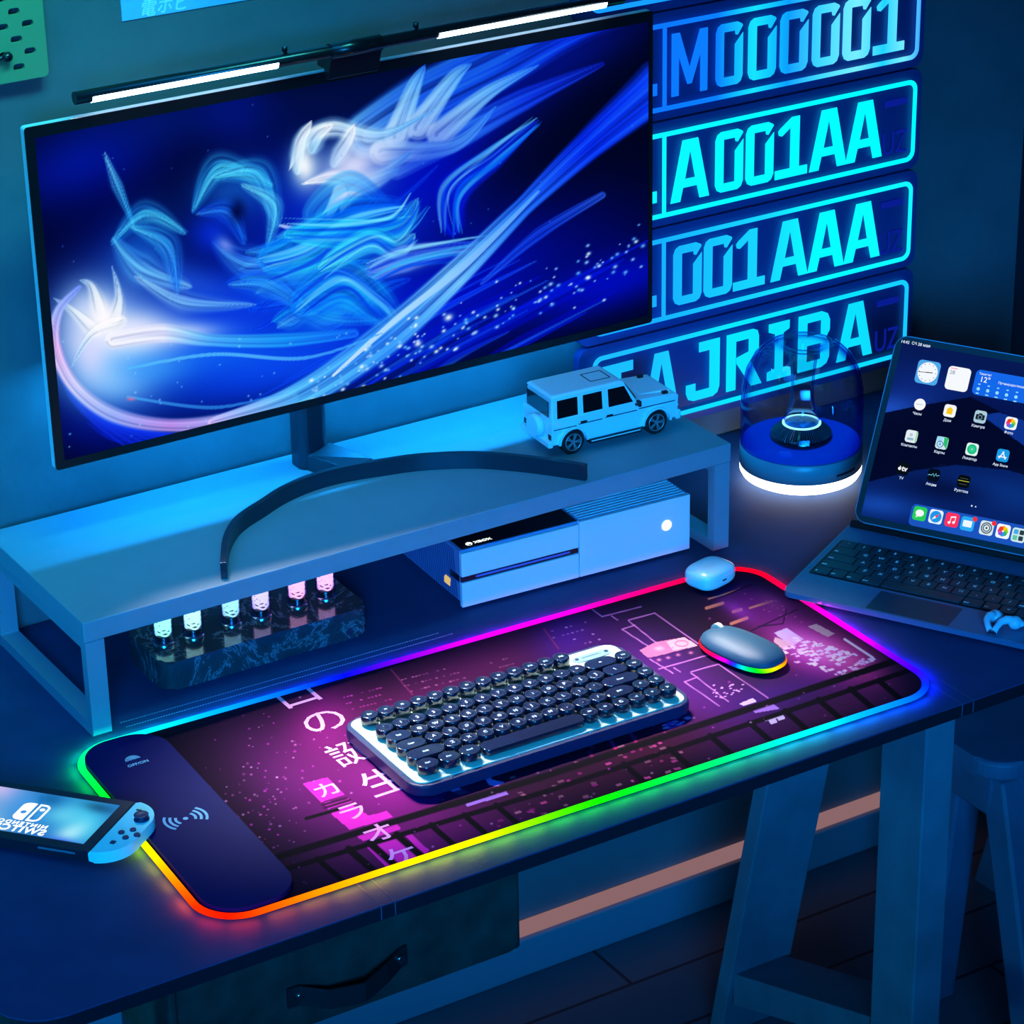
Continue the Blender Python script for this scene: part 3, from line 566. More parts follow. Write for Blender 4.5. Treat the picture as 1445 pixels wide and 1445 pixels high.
# ================================================================ toy car
ra, fa = D(808, 640, ZS), D(925, 612, ZS); cc_ = (ra + fa) / 2; wb = float(np.linalg.norm(fa - ra)); k_ = wb / .123
dx = (fa - ra) / np.linalg.norm(fa - ra); ny = np.array([-dx[1], dx[0], 0]); cen = cc_ + ny * .036 * k_
MC = Matrix([[dx[0], ny[0], 0, cen[0]], [dx[1], ny[1], 0, cen[1]], [0, 0, 1, ZS], [0, 0, 0, 1]]) @ Matrix.Scale(k_, 4)
car = thing('toy_car', 'pale boxy toy off-road car parked on the riser right of the monitor', 'toy car', MC)
m_paint = mat('car_paint', (236, 242, 248), .3, coat=.6); m_cg = mat('car_glass', (8, 12, 16), .08, coat=.4); m_rub = mat('tyre_rubber', (10, 11, 13), .8); m_rim = mat('alloy', (190, 196, 205), .3, .8); m_tr = mat('car_trim', (16, 20, 26), .4)
XZ = lambda y0: Matrix(((1, 0, 0, 0), (0, 0, -1, y0), (0, 1, 0, 0), (0, 0, 0, 1)))
W = .0372; AX = .0615
prof = [(-.092, .017)] + [(-AX - .0195 * math.cos(math.radians(a)), .0165 + .0195 * math.sin(math.radians(a))) for a in range(0, 181, 15)] + [(-.040, .0145), (.040, .0145)] + [(AX - .0195 * math.cos(math.radians(a)), .0165 + .0195 * math.sin(math.radians(a))) for a in range(0, 181, 15)] + [(.0845, .017), (.094, .018), (.0955, .047), (.092, .0505), (.036, .0535), (.034, .0505), (-.0915, .0495)]
bd = MB().prism(prof, -W, W, M=XZ(0), bev=.0015, seg=2); B_c = bd
hw, hr = .0362, .0318
cab = [(-.0912, -hw, .049), (.036, -hw, .049), (.036, hw, .049), (-.0912, hw, .049), (-.0885, -hr, .0795), (.0175, -hr, .0795), (.0175, hr, .0795), (-.0885, hr, .0795)]
bd.hexa(cab, bev=.0022, seg=3); bd.prism([(.046, -.022), (.088, -.026), (.088, .026), (.046, .022)], .0500, .0535, bev=.0012)
body = bd.build('body', m_paint, car)
MB().hexa([(-.0905, -.0335, .0785), (.0195, -.0335, .0785), (.0195, .0335, .0785), (-.0905, .0335, .0785), (-.087, -.0295, .0822), (.014, -.0295, .0822), (.014, .0295, .0822), (-.087, .0295, .0822)], bev=.0016, seg=3).build('roof', m_paint, car)
MB().flat([rrect(-.022, -.014, .008, .014, .002), rrect(-.0205, -.0125, .0065, .0125, .0015)], .0004, z=.0821).build('sunroof', m_tr, car, 'dark outlined sunroof')
def side_pt(x, t, s): return (x, s * (hw + (hr - hw) * t + .0004), .049 + .0305 * t)
for s in (-1, 1):
    for (a0, a1, b0, b1) in ((-.083, -.053, -.0815, -.052), (-.045, -.017, -.044, -.0165), (-.008, .028, -.0075, .0165)):
        q4 = [side_pt(a0, .1, s), side_pt(a1, .1, s), side_pt(b1, .86, s), side_pt(b0, .86, s)]
        MB().hexa([(p[0], p[1] - s * .0006, p[2]) for p in q4] + q4 if s > 0 else q4 + [(p[0], p[1] + .0006, p[2]) for p in q4], bev=.0002, seg=1).build('side_window', m_cg, car, 'dark window')
    for (a, b, z) in ((-.089, -.056, .0375), (-.053, -.018, .0385), (-.014, .033, .0392), (.036, .09, .0405)):
        MB().box((a, s * W - .0004, z), (b, s * W + .0004, z + .0011)).build('trim_line', m_tr, car)
    for x in (-.050, -.012):
        MB().box((x, s * (W + .0005) - .0008, .040), (x + .009, s * (W + .0005) + .0008, .0425), .0003).build('door_handle', m_tr, car)
    ms = MB().box((.030, s * .044 - .004, .048), (.034, s * .044 + .004, .0555), .001).box((.030, s * .0385 - .003, .0475), (.033, s * .0385 + .003, .0495)).build('mirror', m_tr, car)
    sd = MB().box((-.038, s * .0355 - .005, .0095), (.038, s * .0355 + .005, .0145), .001).build('side_step', m_tr, car)
    MB().box((-.036, s * .0405 - .0004, .0125), (.036, s * .0405 + .0004, .0138)).build('step_strip', mat('step_steel', (235, 238, 240), .3), sd, 'bright strip on the side step')
    for x in (-AX, AX):
        pts_ = arc(x, .0165, .0215, 0, 180, 16); inn = arc(x, .0165, .0188, 180, 0, 16)
        MB().prism(pts_ + inn, -.0025, .0025, M=XZ(s * (W + .0015))).build('wheel_arch', m_paint, car)
wh0 = MB().lathe([(.0001, -.0065), (.0125, -.0065), (.0155, -.006), (.0168, -.004), (.0168, .004), (.0155, .006), (.0118, .0063), (.0112, .0045), (.0001, .0045)], n=32, M=Matrix.Rotation(PI / 2, 4, 'X')).build('wheel', m_rub, car)
mb = MB()
mb.lathe([(.0118, .0058), (.0118, .0067), (.0106, .0067), (.0106, .0058)], n=32, closed=True, M=Matrix.Rotation(PI / 2, 4, 'X')); mb.cyl((0, -.0045, 0), (0, -.0068, 0), .0024, n=12)
for k in range(5):
    for dd in (-.14, .14):
        a = 2 * PI * k / 5 + dd; c_, s_ = math.cos(a), math.sin(a); nx, nz = -s_ * .0007, c_ * .0007
        mb.hexa([(c_ * .0015 - nx, -.0052, s_ * .0015 - nz), (c_ * .0112 - nx, -.0052, s_ * .0112 - nz), (c_ * .0112 + nx, -.0052, s_ * .0112 + nz), (c_ * .0015 + nx, -.0052, s_ * .0015 + nz), (c_ * .0015 - nx, -.0066, s_ * .0015 - nz), (c_ * .0112 - nx, -.0066, s_ * .0112 - nz), (c_ * .0112 + nx, -.0066, s_ * .0112 + nz), (c_ * .0015 + nx, -.0066, s_ * .0015 + nz)])
rim0 = mb.build('rim', m_rim, wh0, 'silver spoked rim')
wpos = [(-AX, -.0325, 0), (AX, -.0325, 0), (-AX, .0325, PI), (AX, .0325, PI)]
for i, (x, y, r) in enumerate(wpos):
    if i == 0: wh = wh0
    else:
        wh = wh0.copy(); COL.objects.link(wh); rm = rim0.copy(); COL.objects.link(rm); rm.parent = wh
    wh.location = (x, y, .0168); wh.rotation_euler = (0, 0, r)
MB().cyl((-.0925, -.004, .036), (-.1025, -.004, .036), .0155, .0145, 32).build('spare_wheel', m_paint, car, 'spare wheel cover on the tailgate')
MB().box((-.0918, -.028, .053), (-.0908, .028, .074), .0003, 1).build('rear_window', m_cg, car, 'dark rear window')
MB().hexa([(.0362, -.031, .0525), (.0368, -.031, .0525), (.0368, .031, .0525), (.0362, .031, .0525), (.0182, -.028, .0785), (.0192, -.028, .0785), (.0192, .028, .0785), (.0182, .028, .0785)]).build('windscreen', m_cg, car, 'dark windscreen')
MB().box((-.0965, -.037, .014), (-.0895, .037, .023), .0015).build('rear_bumper', m_paint, car); MB().box((.091, -.038, .014), (.099, .038, .027), .002).build('front_bumper', m_paint, car)
for s in (-1, 1):
    MB().box((-.0925, s * .032 - .0035, .024), (-.0912, s * .032 + .0035, .031), .0003).build('tail_light', mat('tail_lamp', (40, 10, 14), .3), car)
    MB().cyl((.0945, s * .026, .038), (.0968, s * .026, .038), .0062, n=20).build('headlight', mat('head_lamp', (230, 235, 240), .1, .2), car)
    MB().box((.074, s * .031 - .0025, .0505), (.082, s * .031 + .0025, .0545), .0008).build('indicator', m_tr, car)
# ================================================================ white game console under the riser
a0, a1 = D(653, 862), D(973, 778); gx = (a1 - a0); Lc = float(np.linalg.norm(gx)); gx /= Lc; gy = np.array([-gx[1], gx[0], 0])
MG = Matrix([[gx[0], gy[0], 0, a0[0]], [gx[1], gy[1], 0, a0[1]], [0, 0, 1, 0], [0, 0, 0, 1]])
gc = thing('game_console', 'white slab game console with disc slot lying under the riser', 'game console', MG)
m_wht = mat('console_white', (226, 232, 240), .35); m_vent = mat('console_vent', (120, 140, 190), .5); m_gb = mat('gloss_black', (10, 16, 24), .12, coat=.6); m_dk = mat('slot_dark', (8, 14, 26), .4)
H = .0785; DB = .235; half = .505 * Lc
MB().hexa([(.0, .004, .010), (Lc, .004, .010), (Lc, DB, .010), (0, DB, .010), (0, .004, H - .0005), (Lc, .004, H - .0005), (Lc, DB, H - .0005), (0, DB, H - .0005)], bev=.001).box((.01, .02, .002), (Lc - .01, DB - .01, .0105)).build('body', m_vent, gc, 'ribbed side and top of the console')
MB().box((.0, -.0005, .0445), (half - .0006, .006, H - .003), .0008).build('upper_front', m_wht, gc, 'white upper front panel')
MB().box((.0, -.0005, .004), (half - .0006, .006, .0365), .0008).build('lower_front', m_wht, gc, 'white lower front panel')
MB().box((half + .0006, -.0005, .004), (Lc, .006, H), .0008).build('right_front', m_wht, gc, 'plain right front panel')
MB().box((.0005, .0025, .0360), (half, .03, .045)).build('disc_bay', m_dk, gc, 'dark recess of the disc slot'); MB().box((.02, .0012, .0392), (half - .012, .003, .0418)).build('disc_slot', mat('slot_blue', (60, 110, 190), .3), gc)
MB().box((-.0006, .006, .0360), (.001, .03, .0445)).build('side_notch', m_dk, gc)
MB().box((.004, .006, H - .002), (half, DB - .01, H + .0004), .0004).build('top_panel', m_gb, gc, 'glossy black half of the top')
mb = MB()
for k in range(34): mb.box((half + .004, .008 + k * .0066, H - .0008), (Lc - .003, .0115 + k * .0066, H + .0004))
mb.build('vent_ribs', m_wht, gc, 'row of ribs on the right half of the top')
mb = MB()
for k in range(40):
    y = .012 + k * .0054
    if y + .012 < DB: mb.hexa([(-.0006, y, .012), (.0006, y, .012), (.0006, y + .0022, .012), (-.0006, y + .0022, .012), (-.0006, y + .008, H - .004), (.0006, y + .008, H - .004), (.0006, y + .0102, H - .004), (-.0006, y + .0102, H - .004)])
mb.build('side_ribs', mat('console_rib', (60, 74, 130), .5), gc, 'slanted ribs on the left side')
MB().cyl((.8935 * Lc, -.0015, .0445), (.8935 * Lc, .001, .0445), .0068, n=32).build('power_button', emit('power_white', (255, 255, 250), 1.4), gc, 'round lit power button')
MB().prism([(.030, .0205), (.0445, .0205), (.0445, .0275), (.0415, .031), (.030, .031)], -.0012, .0003, M=Matrix(((0, 0, 1, 0), (1, 0, 0, 0), (0, 1, 0, 0), (0, 0, 0, 1)))).build('usb_port', emit('port_cream', (240, 205, 130), .8), gc, 'cream socket on the left side')
m_xg = emit('logo_white', (240, 255, 245), 1.6)
xl = Matrix.Translation((.0, .014, H + .0004))
MB().flat([circ(.018, 0, .0042, 24), stroke([(.0152, -.0028), (.018, .0006), (.0208, -.0028)], .0011), stroke([(.0155, .003), (.018, .0014), (.0205, .003)], .0006)], .0003, M=xl).text('XBOX', .0072, .0003, M=xl @ Matrix.Translation((.0365, 0, 0)), sx=1.15, offset=.00015).build('logo', m_xg, gc, 'small lit round emblem and letters')
# ================================================================ marble block with glowing glass tubes
m_marb = bpy.data.materials.new('dark_marble'); m_marb.use_nodes = True; nt = m_marb.node_tree; N = nt.nodes; b = N['Principled BSDF']; tc = N.new('ShaderNodeTexCoord')
nz = N.new('ShaderNodeTexNoise'); nz.inputs['Scale'].default_value = 9; nz.inputs['Detail'].default_value = 10; nz.inputs['Roughness'].default_value = .72; nz.inputs['Distortion'].default_value = .7
mp = N.new('ShaderNodeMath'); mp.operation = 'SUBTRACT'; mp.inputs[1].default_value = .5; ab = N.new('ShaderNodeMath'); ab.operation = 'ABSOLUTE'; r = N.new('ShaderNodeValToRGB')
r.color_ramp.elements[0].position = 0; r.color_ramp.elements[0].color = (.2, .27, .32, 1); r.color_ramp.elements[1].position = .012; r.color_ramp.elements[1].color = (.035, .05, .06, 1); e_ = r.color_ramp.elements.new(.12); e_.color = (.015, .03, .04, 1)
nt.links.new(tc.outputs['Object'], nz.inputs['Vector']); nt.links.new(nz.outputs['Fac'], mp.inputs[0]); nt.links.new(mp.outputs[0], ab.inputs[0]); nt.links.new(ab.outputs[0], r.inputs['Fac']); nt.links.new(r.outputs['Color'], b.inputs['Base Color'])
b.inputs['Roughness'].default_value = .16; b.inputs['Coat Weight'].default_value = .5
nc = thing('tube_clock', 'dark marble block with six glowing glass tubes under the left of the riser', 'tube clock', (.3, .51, 0)); T = Matrix.Translation((-.3, -.51, 0))
HB = .037; MB().prism(rrect(.166, .461, .4345, .565, .016, 8), .001, HB, bev=.0035, seg=4, M=T).build('block', m_marb, nc)
m_gl = shell_glass('tube_glass', (.6, .6, 1), (.7, .8, 1)); tc_cols = [(150, 255, 255), (180, 250, 255), (150, 220, 255), (200, 190, 255), (255, 180, 250), (240, 180, 255)]
for i, (x, y) in enumerate([(231.6, 908), (273.4, 898), (327, 880), (369, 870), (420, 854), (460, 843)]):
    c = D(x, y, HB); cx, cy = c[0], c[1]
    gt = MB().lathe([(.0001, .004), (.0122, .004), (.0122, .050), (.0095, .056), (.0001, .058), (.0001, .057), (.0090, .055), (.0114, .0495), (.0114, .0052), (.0001, .0052)], (cx, cy, HB), 28, M=T).build('glass_tube', m_gl, nc)
    MB().lathe([(.0126, 0), (.0126, .004), (.0001, .004), (.0001, 0)], (cx, cy, HB), 28, M=T).build('socket', m_chrome, gt, 'chrome socket ring')
    MB().cyl((cx, cy, HB + .0055), (cx, cy, HB + .0125), .0098, n=20, M=T).build('core', m_blk, gt)
    mb = MB()
    for k in range(14):
        a = k * .7; z = HB + .0145 + .0027 * k
        mb.tube([(cx + .0088 * math.cos(a + t * .35), cy + .0088 * math.sin(a + t * .35), z + .0012 * math.sin(t * 1.3)) for t in range(19)], .0011, 5, M=T)
    mb.build('filament', emit('tube_glow_%d' % i, tc_cols[i], 1.6), gt, 'glowing coil')
MB().cyl((V(493, 890, .46)[0], .462, .012), (V(493, 890, .46)[0], .4592, .012), .0042, n=16, M=T).build('emblem', m_chrome, nc, 'small silver emblem')
# ================================================================ desk mat with glowing edge
Qc = [np.array(p) for p in ((-.0045, -.0035), (.9045, -.0225), (.909, .3625), (.0165, .3925))]
def round_quad(Q, r, n=10):
    out = []
    for i in range(4):
        p, a, b = Q[i], Q[i - 1], Q[(i + 1) % 4]; da = (a - p) / np.linalg.norm(a - p); db = (b - p) / np.linalg.norm(b - p)
        ang = math.acos(float(da @ db)) / 2; t = r / math.tan(ang); bis = (da + db) / np.linalg.norm(da + db); c = p + bis * r / math.sin(ang)
        s = p + da * t - c; e = p + db * t - c; a0 = math.atan2(s[1], s[0]); a1 = math.atan2(e[1], e[0])
        while a1 < a0: a1 += 2 * PI
        for k in range(n + 1): tt = a0 + (a1 - a0) * k / n; out.append(c + r * np.array([math.cos(tt), math.sin(tt)]))
    return out
def inset(P, d):
    o = []
    for i in range(len(P)):
        t = P[(i + 1) % len(P)] - P[i - 1]; t = t / np.linalg.norm(t); o.append(P[i] + d * np.array([-t[1], t[0]]))
    return o
outl = round_quad(Qc, .048)
mp_ = thing('desk_mat', 'long desk mat with purple neon city print and rainbow glowing edge', 'desk mat', (.45, .18, 0)); T = Matrix.Translation((-.45, -.18, 0))
MB().prism([tuple(p) for p in inset(outl, .0012)], .0005, .0028, M=T).build('base', mat('mat_rubber', (18, 14, 26), .8), mp_)
def inside(P, poly):
    x, y = P[:, 0], P[:, 1]; c = np.zeros(len(x), bool)
    for k in range(len(poly)):
        (x1, y1), (x2, y2) = poly[k - 1], poly[k]
        c ^= ((y1 > y) != (y2 > y)) & (x < (x2 - x1) * (y - y1) / (y2 - y1 + 1e-12) + x1)
    return c
ip_ = inset(outl, .0008)
def print_fn(u, v):
    P2 = (1 - u)[:, None] * (1 - v)[:, None] * Qc[0] + u[:, None] * (1 - v)[:, None] * Qc[1] + u[:, None] * v[:, None] * Qc[2] + (1 - u)[:, None] * v[:, None] * Qc[3]
    P = np.hstack([P2, np.full((len(P2), 1), .0030)]); X, Y = px(P); p = Paint(X, Y, (26, 9, 30)); B = p.blob; Lp = p.line; Po = p.poly
    for a in ((430, 1120, 150, 70, (100, 18, 96), .8, 40), (560, 1120, 120, 90, (150, 20, 130), .95, 20), (460, 1020, 60, 60, (150, 18, 120), .8, 30), (600, 1000, 130, 60, (96, 16, 84), .8, -15), (700, 930, 120, 40, (84, 16, 78), .8, -15), (640, 1170, 170, 50, (120, 22, 104), .7, -18),
              (800, 900, 50, 40, (70, 20, 150), .85, -15), (900, 930, 120, 60, (70, 18, 110), .8, 20), (1000, 1000, 130, 60, (90, 22, 120), .9, 20), (1060, 850, 60, 30, (120, 30, 130), .8, 20), (1150, 920, 110, 46, (170, 40, 150), .9, 30), (920, 1060, 130, 40, (80, 14, 50), .8, -18), (1180, 1000, 110, 24, (84, 24, 72), .7, -18), (790, 1110, 120, 34, (60, 16, 44), .7, -18), (950, 850, 60, 24, (26, 16, 48), .8), (1100, 980, 90, 30, (76, 26, 130), .7, -15)): B(*a[:6], rot=a[6] if len(a) > 6 else 0)
    # dim building facades at the back
    for (x0, y0, dx_, dy_, nx_, ny_, c) in ((478, 985, 62, -16, 12, 6, (200, 70, 170)), (560, 960, 80, -20, 16, 6, (190, 110, 160)), (770, 892, 60, -16, 9, 4, (220, 170, 230)), (690, 935, 40, -11, 9, 3, (150, 90, 130)), (1040, 830, 60, 20, 8, 5, (220, 90, 150))):
        for i in range(nx_):
            for j in range(ny_):
                if rng.random() < .55:
                    fx = i / nx_; x = x0 + dx_ * fx + j * 9; y = y0 + dy_ * fx + j * 7.5
                    Po([(x, y), (x + 3.4, y - .9), (x + 5, y + .6), (x + 1.6, y + 1.5)], c, rng.uniform(.3, .85))
    for a, b in (((552, 945), (582, 980)), ((768, 888), (788, 915))): Lp(a, b, 1.6, (140, 50, 100), .7)
    # thin outlined rectangles on the right half
    c = (205, 130, 200)
    for a, b in (((887, 875), (924, 865)), ((887, 876), (936, 915)), ((878, 888), (896, 882)), ((878, 888), (915, 912)), ((924, 865), (985, 908)), ((836, 860), (850, 870)), ((850, 870), (905, 856)), ((917, 930), (950, 950)), ((930, 944), (1000, 924)), ((975, 948), (1014, 937)), ((975, 950), (985, 956)), ((966, 962), (983, 956)), ((966, 962), (1015, 996)), ((1014, 937), (1084, 985)), ((985, 957), (1028, 990)), ((951, 942), (960, 948)), ((863, 869), (872, 875))): Lp(a, b, 1.1, c, .85)
    Po([(902, 918), (925, 906), (966, 899), (985, 911), (930, 925), (915, 928)], (226, 130, 160), .9); Po([(940, 905), (966, 899), (985, 911), (950, 918)], (236, 190, 180), .9)
    p.ribbon(arc(962, 908, 9, 0, 360, 16, 4), [1.2] * 17, [(200, 110, 140)] * 2, .8); B(930, 915, 7, 3, (240, 190, 180), .9)
    for x, y in ((930, 931), (943, 928), (957, 924), (975, 921)): B(x, y, 3.4, 2, (225, 140, 160), .9)
    # glowing street at the back right and the bright sign
    for a, b, w in (((997, 858), (1020, 851), 3), ((1035, 863), (1046, 860), 3), ((1032, 880), (1054, 872), 3), ((1000, 845), (1040, 833), 1.5), ((1058, 858), (1090, 848), 2)): Lp(a, b, w, (255, 170, 110), .8)
    for a, b in (((1060, 890), (1125, 860)), ((1070, 884), (1105, 880)), ((1000, 850), (1060, 825)), ((1105, 880), (1110, 860))): Lp(a, b, 1.4, (26, 8, 40), .9)
    B(1090, 850, 24, 12, (150, 60, 130), .7, rot=30); B(1040, 860, 30, 10, (170, 60, 200), .6, rot=30)
    B(1200, 930, 60, 26, (230, 50, 130), .8, rot=28); B(1140, 915, 46, 24, (200, 60, 190), .7, rot=28)
    Po([(1092, 893), (1110, 886), (1134, 902), (1118, 912)], (235, 225, 255), .95); Po([(1094, 899), (1120, 908), (1106, 916), (1092, 906)], (240, 215, 200), .9)
    B(1160, 918, 60, 20, (255, 150, 210), .7, rot=20)
    for k in range(125):
        t = rng.random(); s_ = rng.uniform(-1, 1); x = 1100 + 118 * t + s_ * 16; y = 905 + 36 * t - s_ * 14 + 4; w = rng.uniform(3, 9); h = rng.uniform(2, 5)
        Po([(x, y), (x + w, y - w * .27), (x + w + h, y - w * .27 + h * .62), (x + h, y + h * .62)], ((255, 235, 250), (255, 205, 235), (255, 245, 230))[k % 3], .9)
    Lp((1192, 902), (1232, 928), 2.2, (255, 240, 235), .95); Po([(1140, 884), (1152, 880), (1178, 894), (1168, 899)], (205, 190, 175), .8)
    # lilac shapes near the front of the keyboard
    Po([(628, 1102), (640, 1098), (648, 1112), (664, 1118), (648, 1122), (636, 1116)], (205, 150, 250), .95); Po([(672, 1091), (690, 1085), (694, 1100), (712, 1104), (700, 1110), (690, 1107), (684, 1098)], (205, 150, 250), .95)
    Po([(653, 1130), (713, 1115), (718, 1121), (660, 1138)], (190, 140, 240), .95)
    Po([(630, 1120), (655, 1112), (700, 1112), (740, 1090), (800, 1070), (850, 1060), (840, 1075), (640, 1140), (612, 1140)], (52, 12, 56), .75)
    Po([(1043, 993), (1062, 985), (1068, 990), (1050, 996)], (240, 220, 250), .95); Po([(1060, 1000), (1090, 992), (1101, 1000), (1066, 1006)], (190, 140, 230), .95)
    for x, y in ((1076, 1012), (1084, 1016), (1095, 1011), (1088, 1009)): Po([(x, y), (x + 10, y - 3), (x + 13, y + 3), (x + 4, y + 6)], (255, 240, 255), .95)
    for k in range(30): x = 930 + rng.uniform(0, 38); y = 1010 + rng.uniform(0, 20) - (x - 930) * .25; Po([(x, y), (x + 7, y - 2), (x + 9, y), (x + 2, y + 2)], ((230, 150, 230), (190, 60, 200))[k % 2], .9)
    for k in range(24): x = rng.uniform(1005, 1050); y = rng.uniform(965, 985); Po([(x, y), (x + 3, y - 1), (x + 4, y + .5), (x + 1, y + 1.5)], (230, 170, 230), .9)
    # lit windows below the keyboard
    for k in range(60):
        x = rng.uniform(700, 960); y = 1135 - (x - 700) * .30 + rng.uniform(-34, 40); w = rng.uniform(3, 9)
        Po([(x, y), (x + w, y - w * .28), (x + w + 3, y - w * .28 + 2.5), (x + 3, y + 2.5)], ((255, 90, 160), (210, 130, 140), (190, 40, 130), (170, 110, 120))[k % 4], rng.uniform(.5, .95))
    for k in range(8): x = rng.uniform(820, 900); y = 1085 - (x - 700) * .25 + rng.uniform(-10, 10); Lp((x, y), (x + 8, y + 12), 3, (220, 40, 110), .6)
    # neon karaoke sign: pink panels
    pk = (255, 44, 200)
    Po([(427, 1106), (462, 1097), (487, 1121), (453, 1132)], pk); Po([(457, 1133), (490, 1124), (496, 1131), (463, 1142)], (220, 50, 190)); Po([(467, 1148), (496, 1135), (521, 1151), (546, 1144), (555, 1153), (494, 1171)], pk)
    Po([(503, 1180), (560, 1162), (566, 1170), (513, 1187)], pk); Po([(516, 1194), (524, 1192), (553, 1222), (545, 1224)], pk); Po([(530, 1190), (567, 1177), (602, 1208), (560, 1222)], pk); Po([(569, 1177), (577, 1174), (606, 1200), (600, 1206)], pk)
    for a, b in (((455, 1136), (489, 1126)), ((458, 1140), (494, 1129))): Lp(a, b, 2.4, (70, 10, 60))
    # the dark balcony rails and posts along the front
    rail = (10, 3, 14)
    for a, b, w in (((392, 1209), (760, 1098), 6), ((760, 1098), (1268, 931), 6), ((398, 1228), (780, 1114), 4.5), ((780, 1114), (1286, 945), 4.5), ((432, 1155), (478, 1142), 3)): Lp(a, b, w, rail)
    for x, y in ((448, 1212), (492, 1198), (522, 1190), (560, 1178), (608, 1164), (655, 1150), (700, 1136), (880, 1078), (945, 1057), (1002, 1038), (1058, 1020), (1108, 1003), (1155, 987), (1200, 972), (1240, 960)):
        Lp((x, y), (x + 34, y + 34 * .86), 5 if x > 600 or x == 448 else 6.5, rail)
    for k in range(240):                                             # confetti specks
        x = rng.uniform(300, 1290); y = 1090 + (800 - x) * .28 + rng.normal(0, 70)
        if k < 120: x = rng.normal(370, 50); y = rng.normal(1110, 60)
        r = rng.uniform(.5, 1.5); B(x, y, r * 1.4, r, ((250, 70, 220), (255, 190, 240), (220, 120, 190))[k % 3], rng.uniform(.5, 1))
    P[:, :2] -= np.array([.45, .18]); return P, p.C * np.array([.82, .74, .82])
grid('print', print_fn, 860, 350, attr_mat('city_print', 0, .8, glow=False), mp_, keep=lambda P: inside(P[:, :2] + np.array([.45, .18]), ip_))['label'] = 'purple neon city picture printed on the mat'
LEDP = [((117, 1060), (0, 255, 140)), ((160, 1045), (0, 250, 190)), ((202, 1034), (0, 235, 225)), ((300, 1009), (0, 160, 255)), ((400, 978), (0, 90, 255)), ((480, 953), (0, 10, 255)), ((560, 930), (110, 0, 255)), ((640, 908), (190, 0, 255)), ((720, 885), (255, 0, 255)), ((800, 865), (255, 0, 200)), ((880, 842), (255, 0, 130)), ((960, 820), (255, 0, 70)), ((1040, 805), (255, 0, 30)), ((1085, 815), (255, 0, 40)), ((1110, 830), (255, 0, 70)), ((1160, 862), (255, 0, 190)), ((1190, 880), (255, 0, 255)), ((1230, 905), (190, 0, 255)), ((1262, 925), (110, 0, 255)), ((1300, 945), (50, 0, 255)), ((1308, 968), (0, 40, 255)), ((1270, 992), (0, 110, 255)), ((1200, 1015), (0, 170, 255)), ((1160, 1027), (0, 220, 230)), ((1100, 1047), (0, 255, 190)), ((1000, 1080), (0, 255, 100)), ((900, 1110), (0, 255, 40)), ((850, 1128), (10, 255, 0)), ((790, 1148), (70, 255, 0)), ((740, 1165), (140, 255, 0)), ((680, 1185), (215, 255, 0)), ((620, 1205), (255, 235, 0)), ((540, 1232), (255, 195, 0)), ((450, 1260), (255, 135, 0)), ((380, 1282), (255, 75, 0)), ((320, 1295), (255, 20, 0)), ((280, 1280), (255, 40, 0)), ((262, 1255), (255, 90, 0)), ((240, 1230), (255, 150, 0)), ((212, 1203), (255, 230, 0)), ((190, 1175), (120, 255, 0)), ((152, 1131), (0, 255, 30)), ((120, 1090), (0, 255, 90))]
def dense(P, step):
    out = []
    for i in range(len(P)):
        a, b = P[i], P[(i + 1) % len(P)]; n = max(1, int(np.linalg.norm(b - a) / step))
        for k in range(n): out.append(a + (b - a) * k / n)
    return out
dp = dense(outl, .012); lx, ly = px(np.array([(p[0], p[1], .002) for p in dp])); npt = len(dp)
ks = np.array([int(np.argmin((lx - a) ** 2 + (ly - b) ** 2)) for (a, b), _ in LEDP]); od = np.argsort(ks); kx = ks[od]; kc = np.array([LEDP[i][1] for i in od], float)
kx2 = np.concatenate([[kx[-1] - npt], kx, [kx[0] + npt]]); kc2 = np.vstack([kc[-1], kc, kc[0]])
def ledcol(i): return np.array([np.interp(i, kx2, kc2[:, k]) for k in range(3)])
LED_P = .019
tb = bmesh.new(); NR = 10; rings = []
for i, p in enumerate(dp):
    t = dp[(i + 1) % npt] - dp[i - 1]; t = t / np.linalg.norm(t); nn = np.array([-t[1], t[0]])
    rings.append([tb.verts.new((*(p + nn * .0042 * math.cos(2 * PI * k / NR) + .0006 * nn - np.array([.45, .18])), .0032 + .0027 * math.sin(2 * PI * k / NR))) for k in range(NR)])
for i in range(npt):
    A_, B_ = rings[i], rings[(i + 1) % npt]
    for k in range(NR): tb.faces.new((A_[k], B_[k], B_[(k + 1) % NR], A_[(k + 1) % NR]))
bmesh.ops.recalc_face_normals(tb, faces=tb.faces)
me = bpy.data.meshes.new('light_tube'); tb.to_mesh(me); tb.free()
ca = me.color_attributes.new('Col', 'FLOAT_COLOR', 'POINT'); cols = np.repeat(np.array([[*lin(ledcol(i)), 1] for i in range(npt)]), NR, 0); ca.data.foreach_set('color', cols.astype(np.float32).ravel())
me.materials.append(attr_mat('edge_glow', 1.7)); o = bpy.data.objects.new('light_tube', me); COL.objects.link(o); o.parent = mp_; o['label'] = 'rainbow glowing tube around the mat'
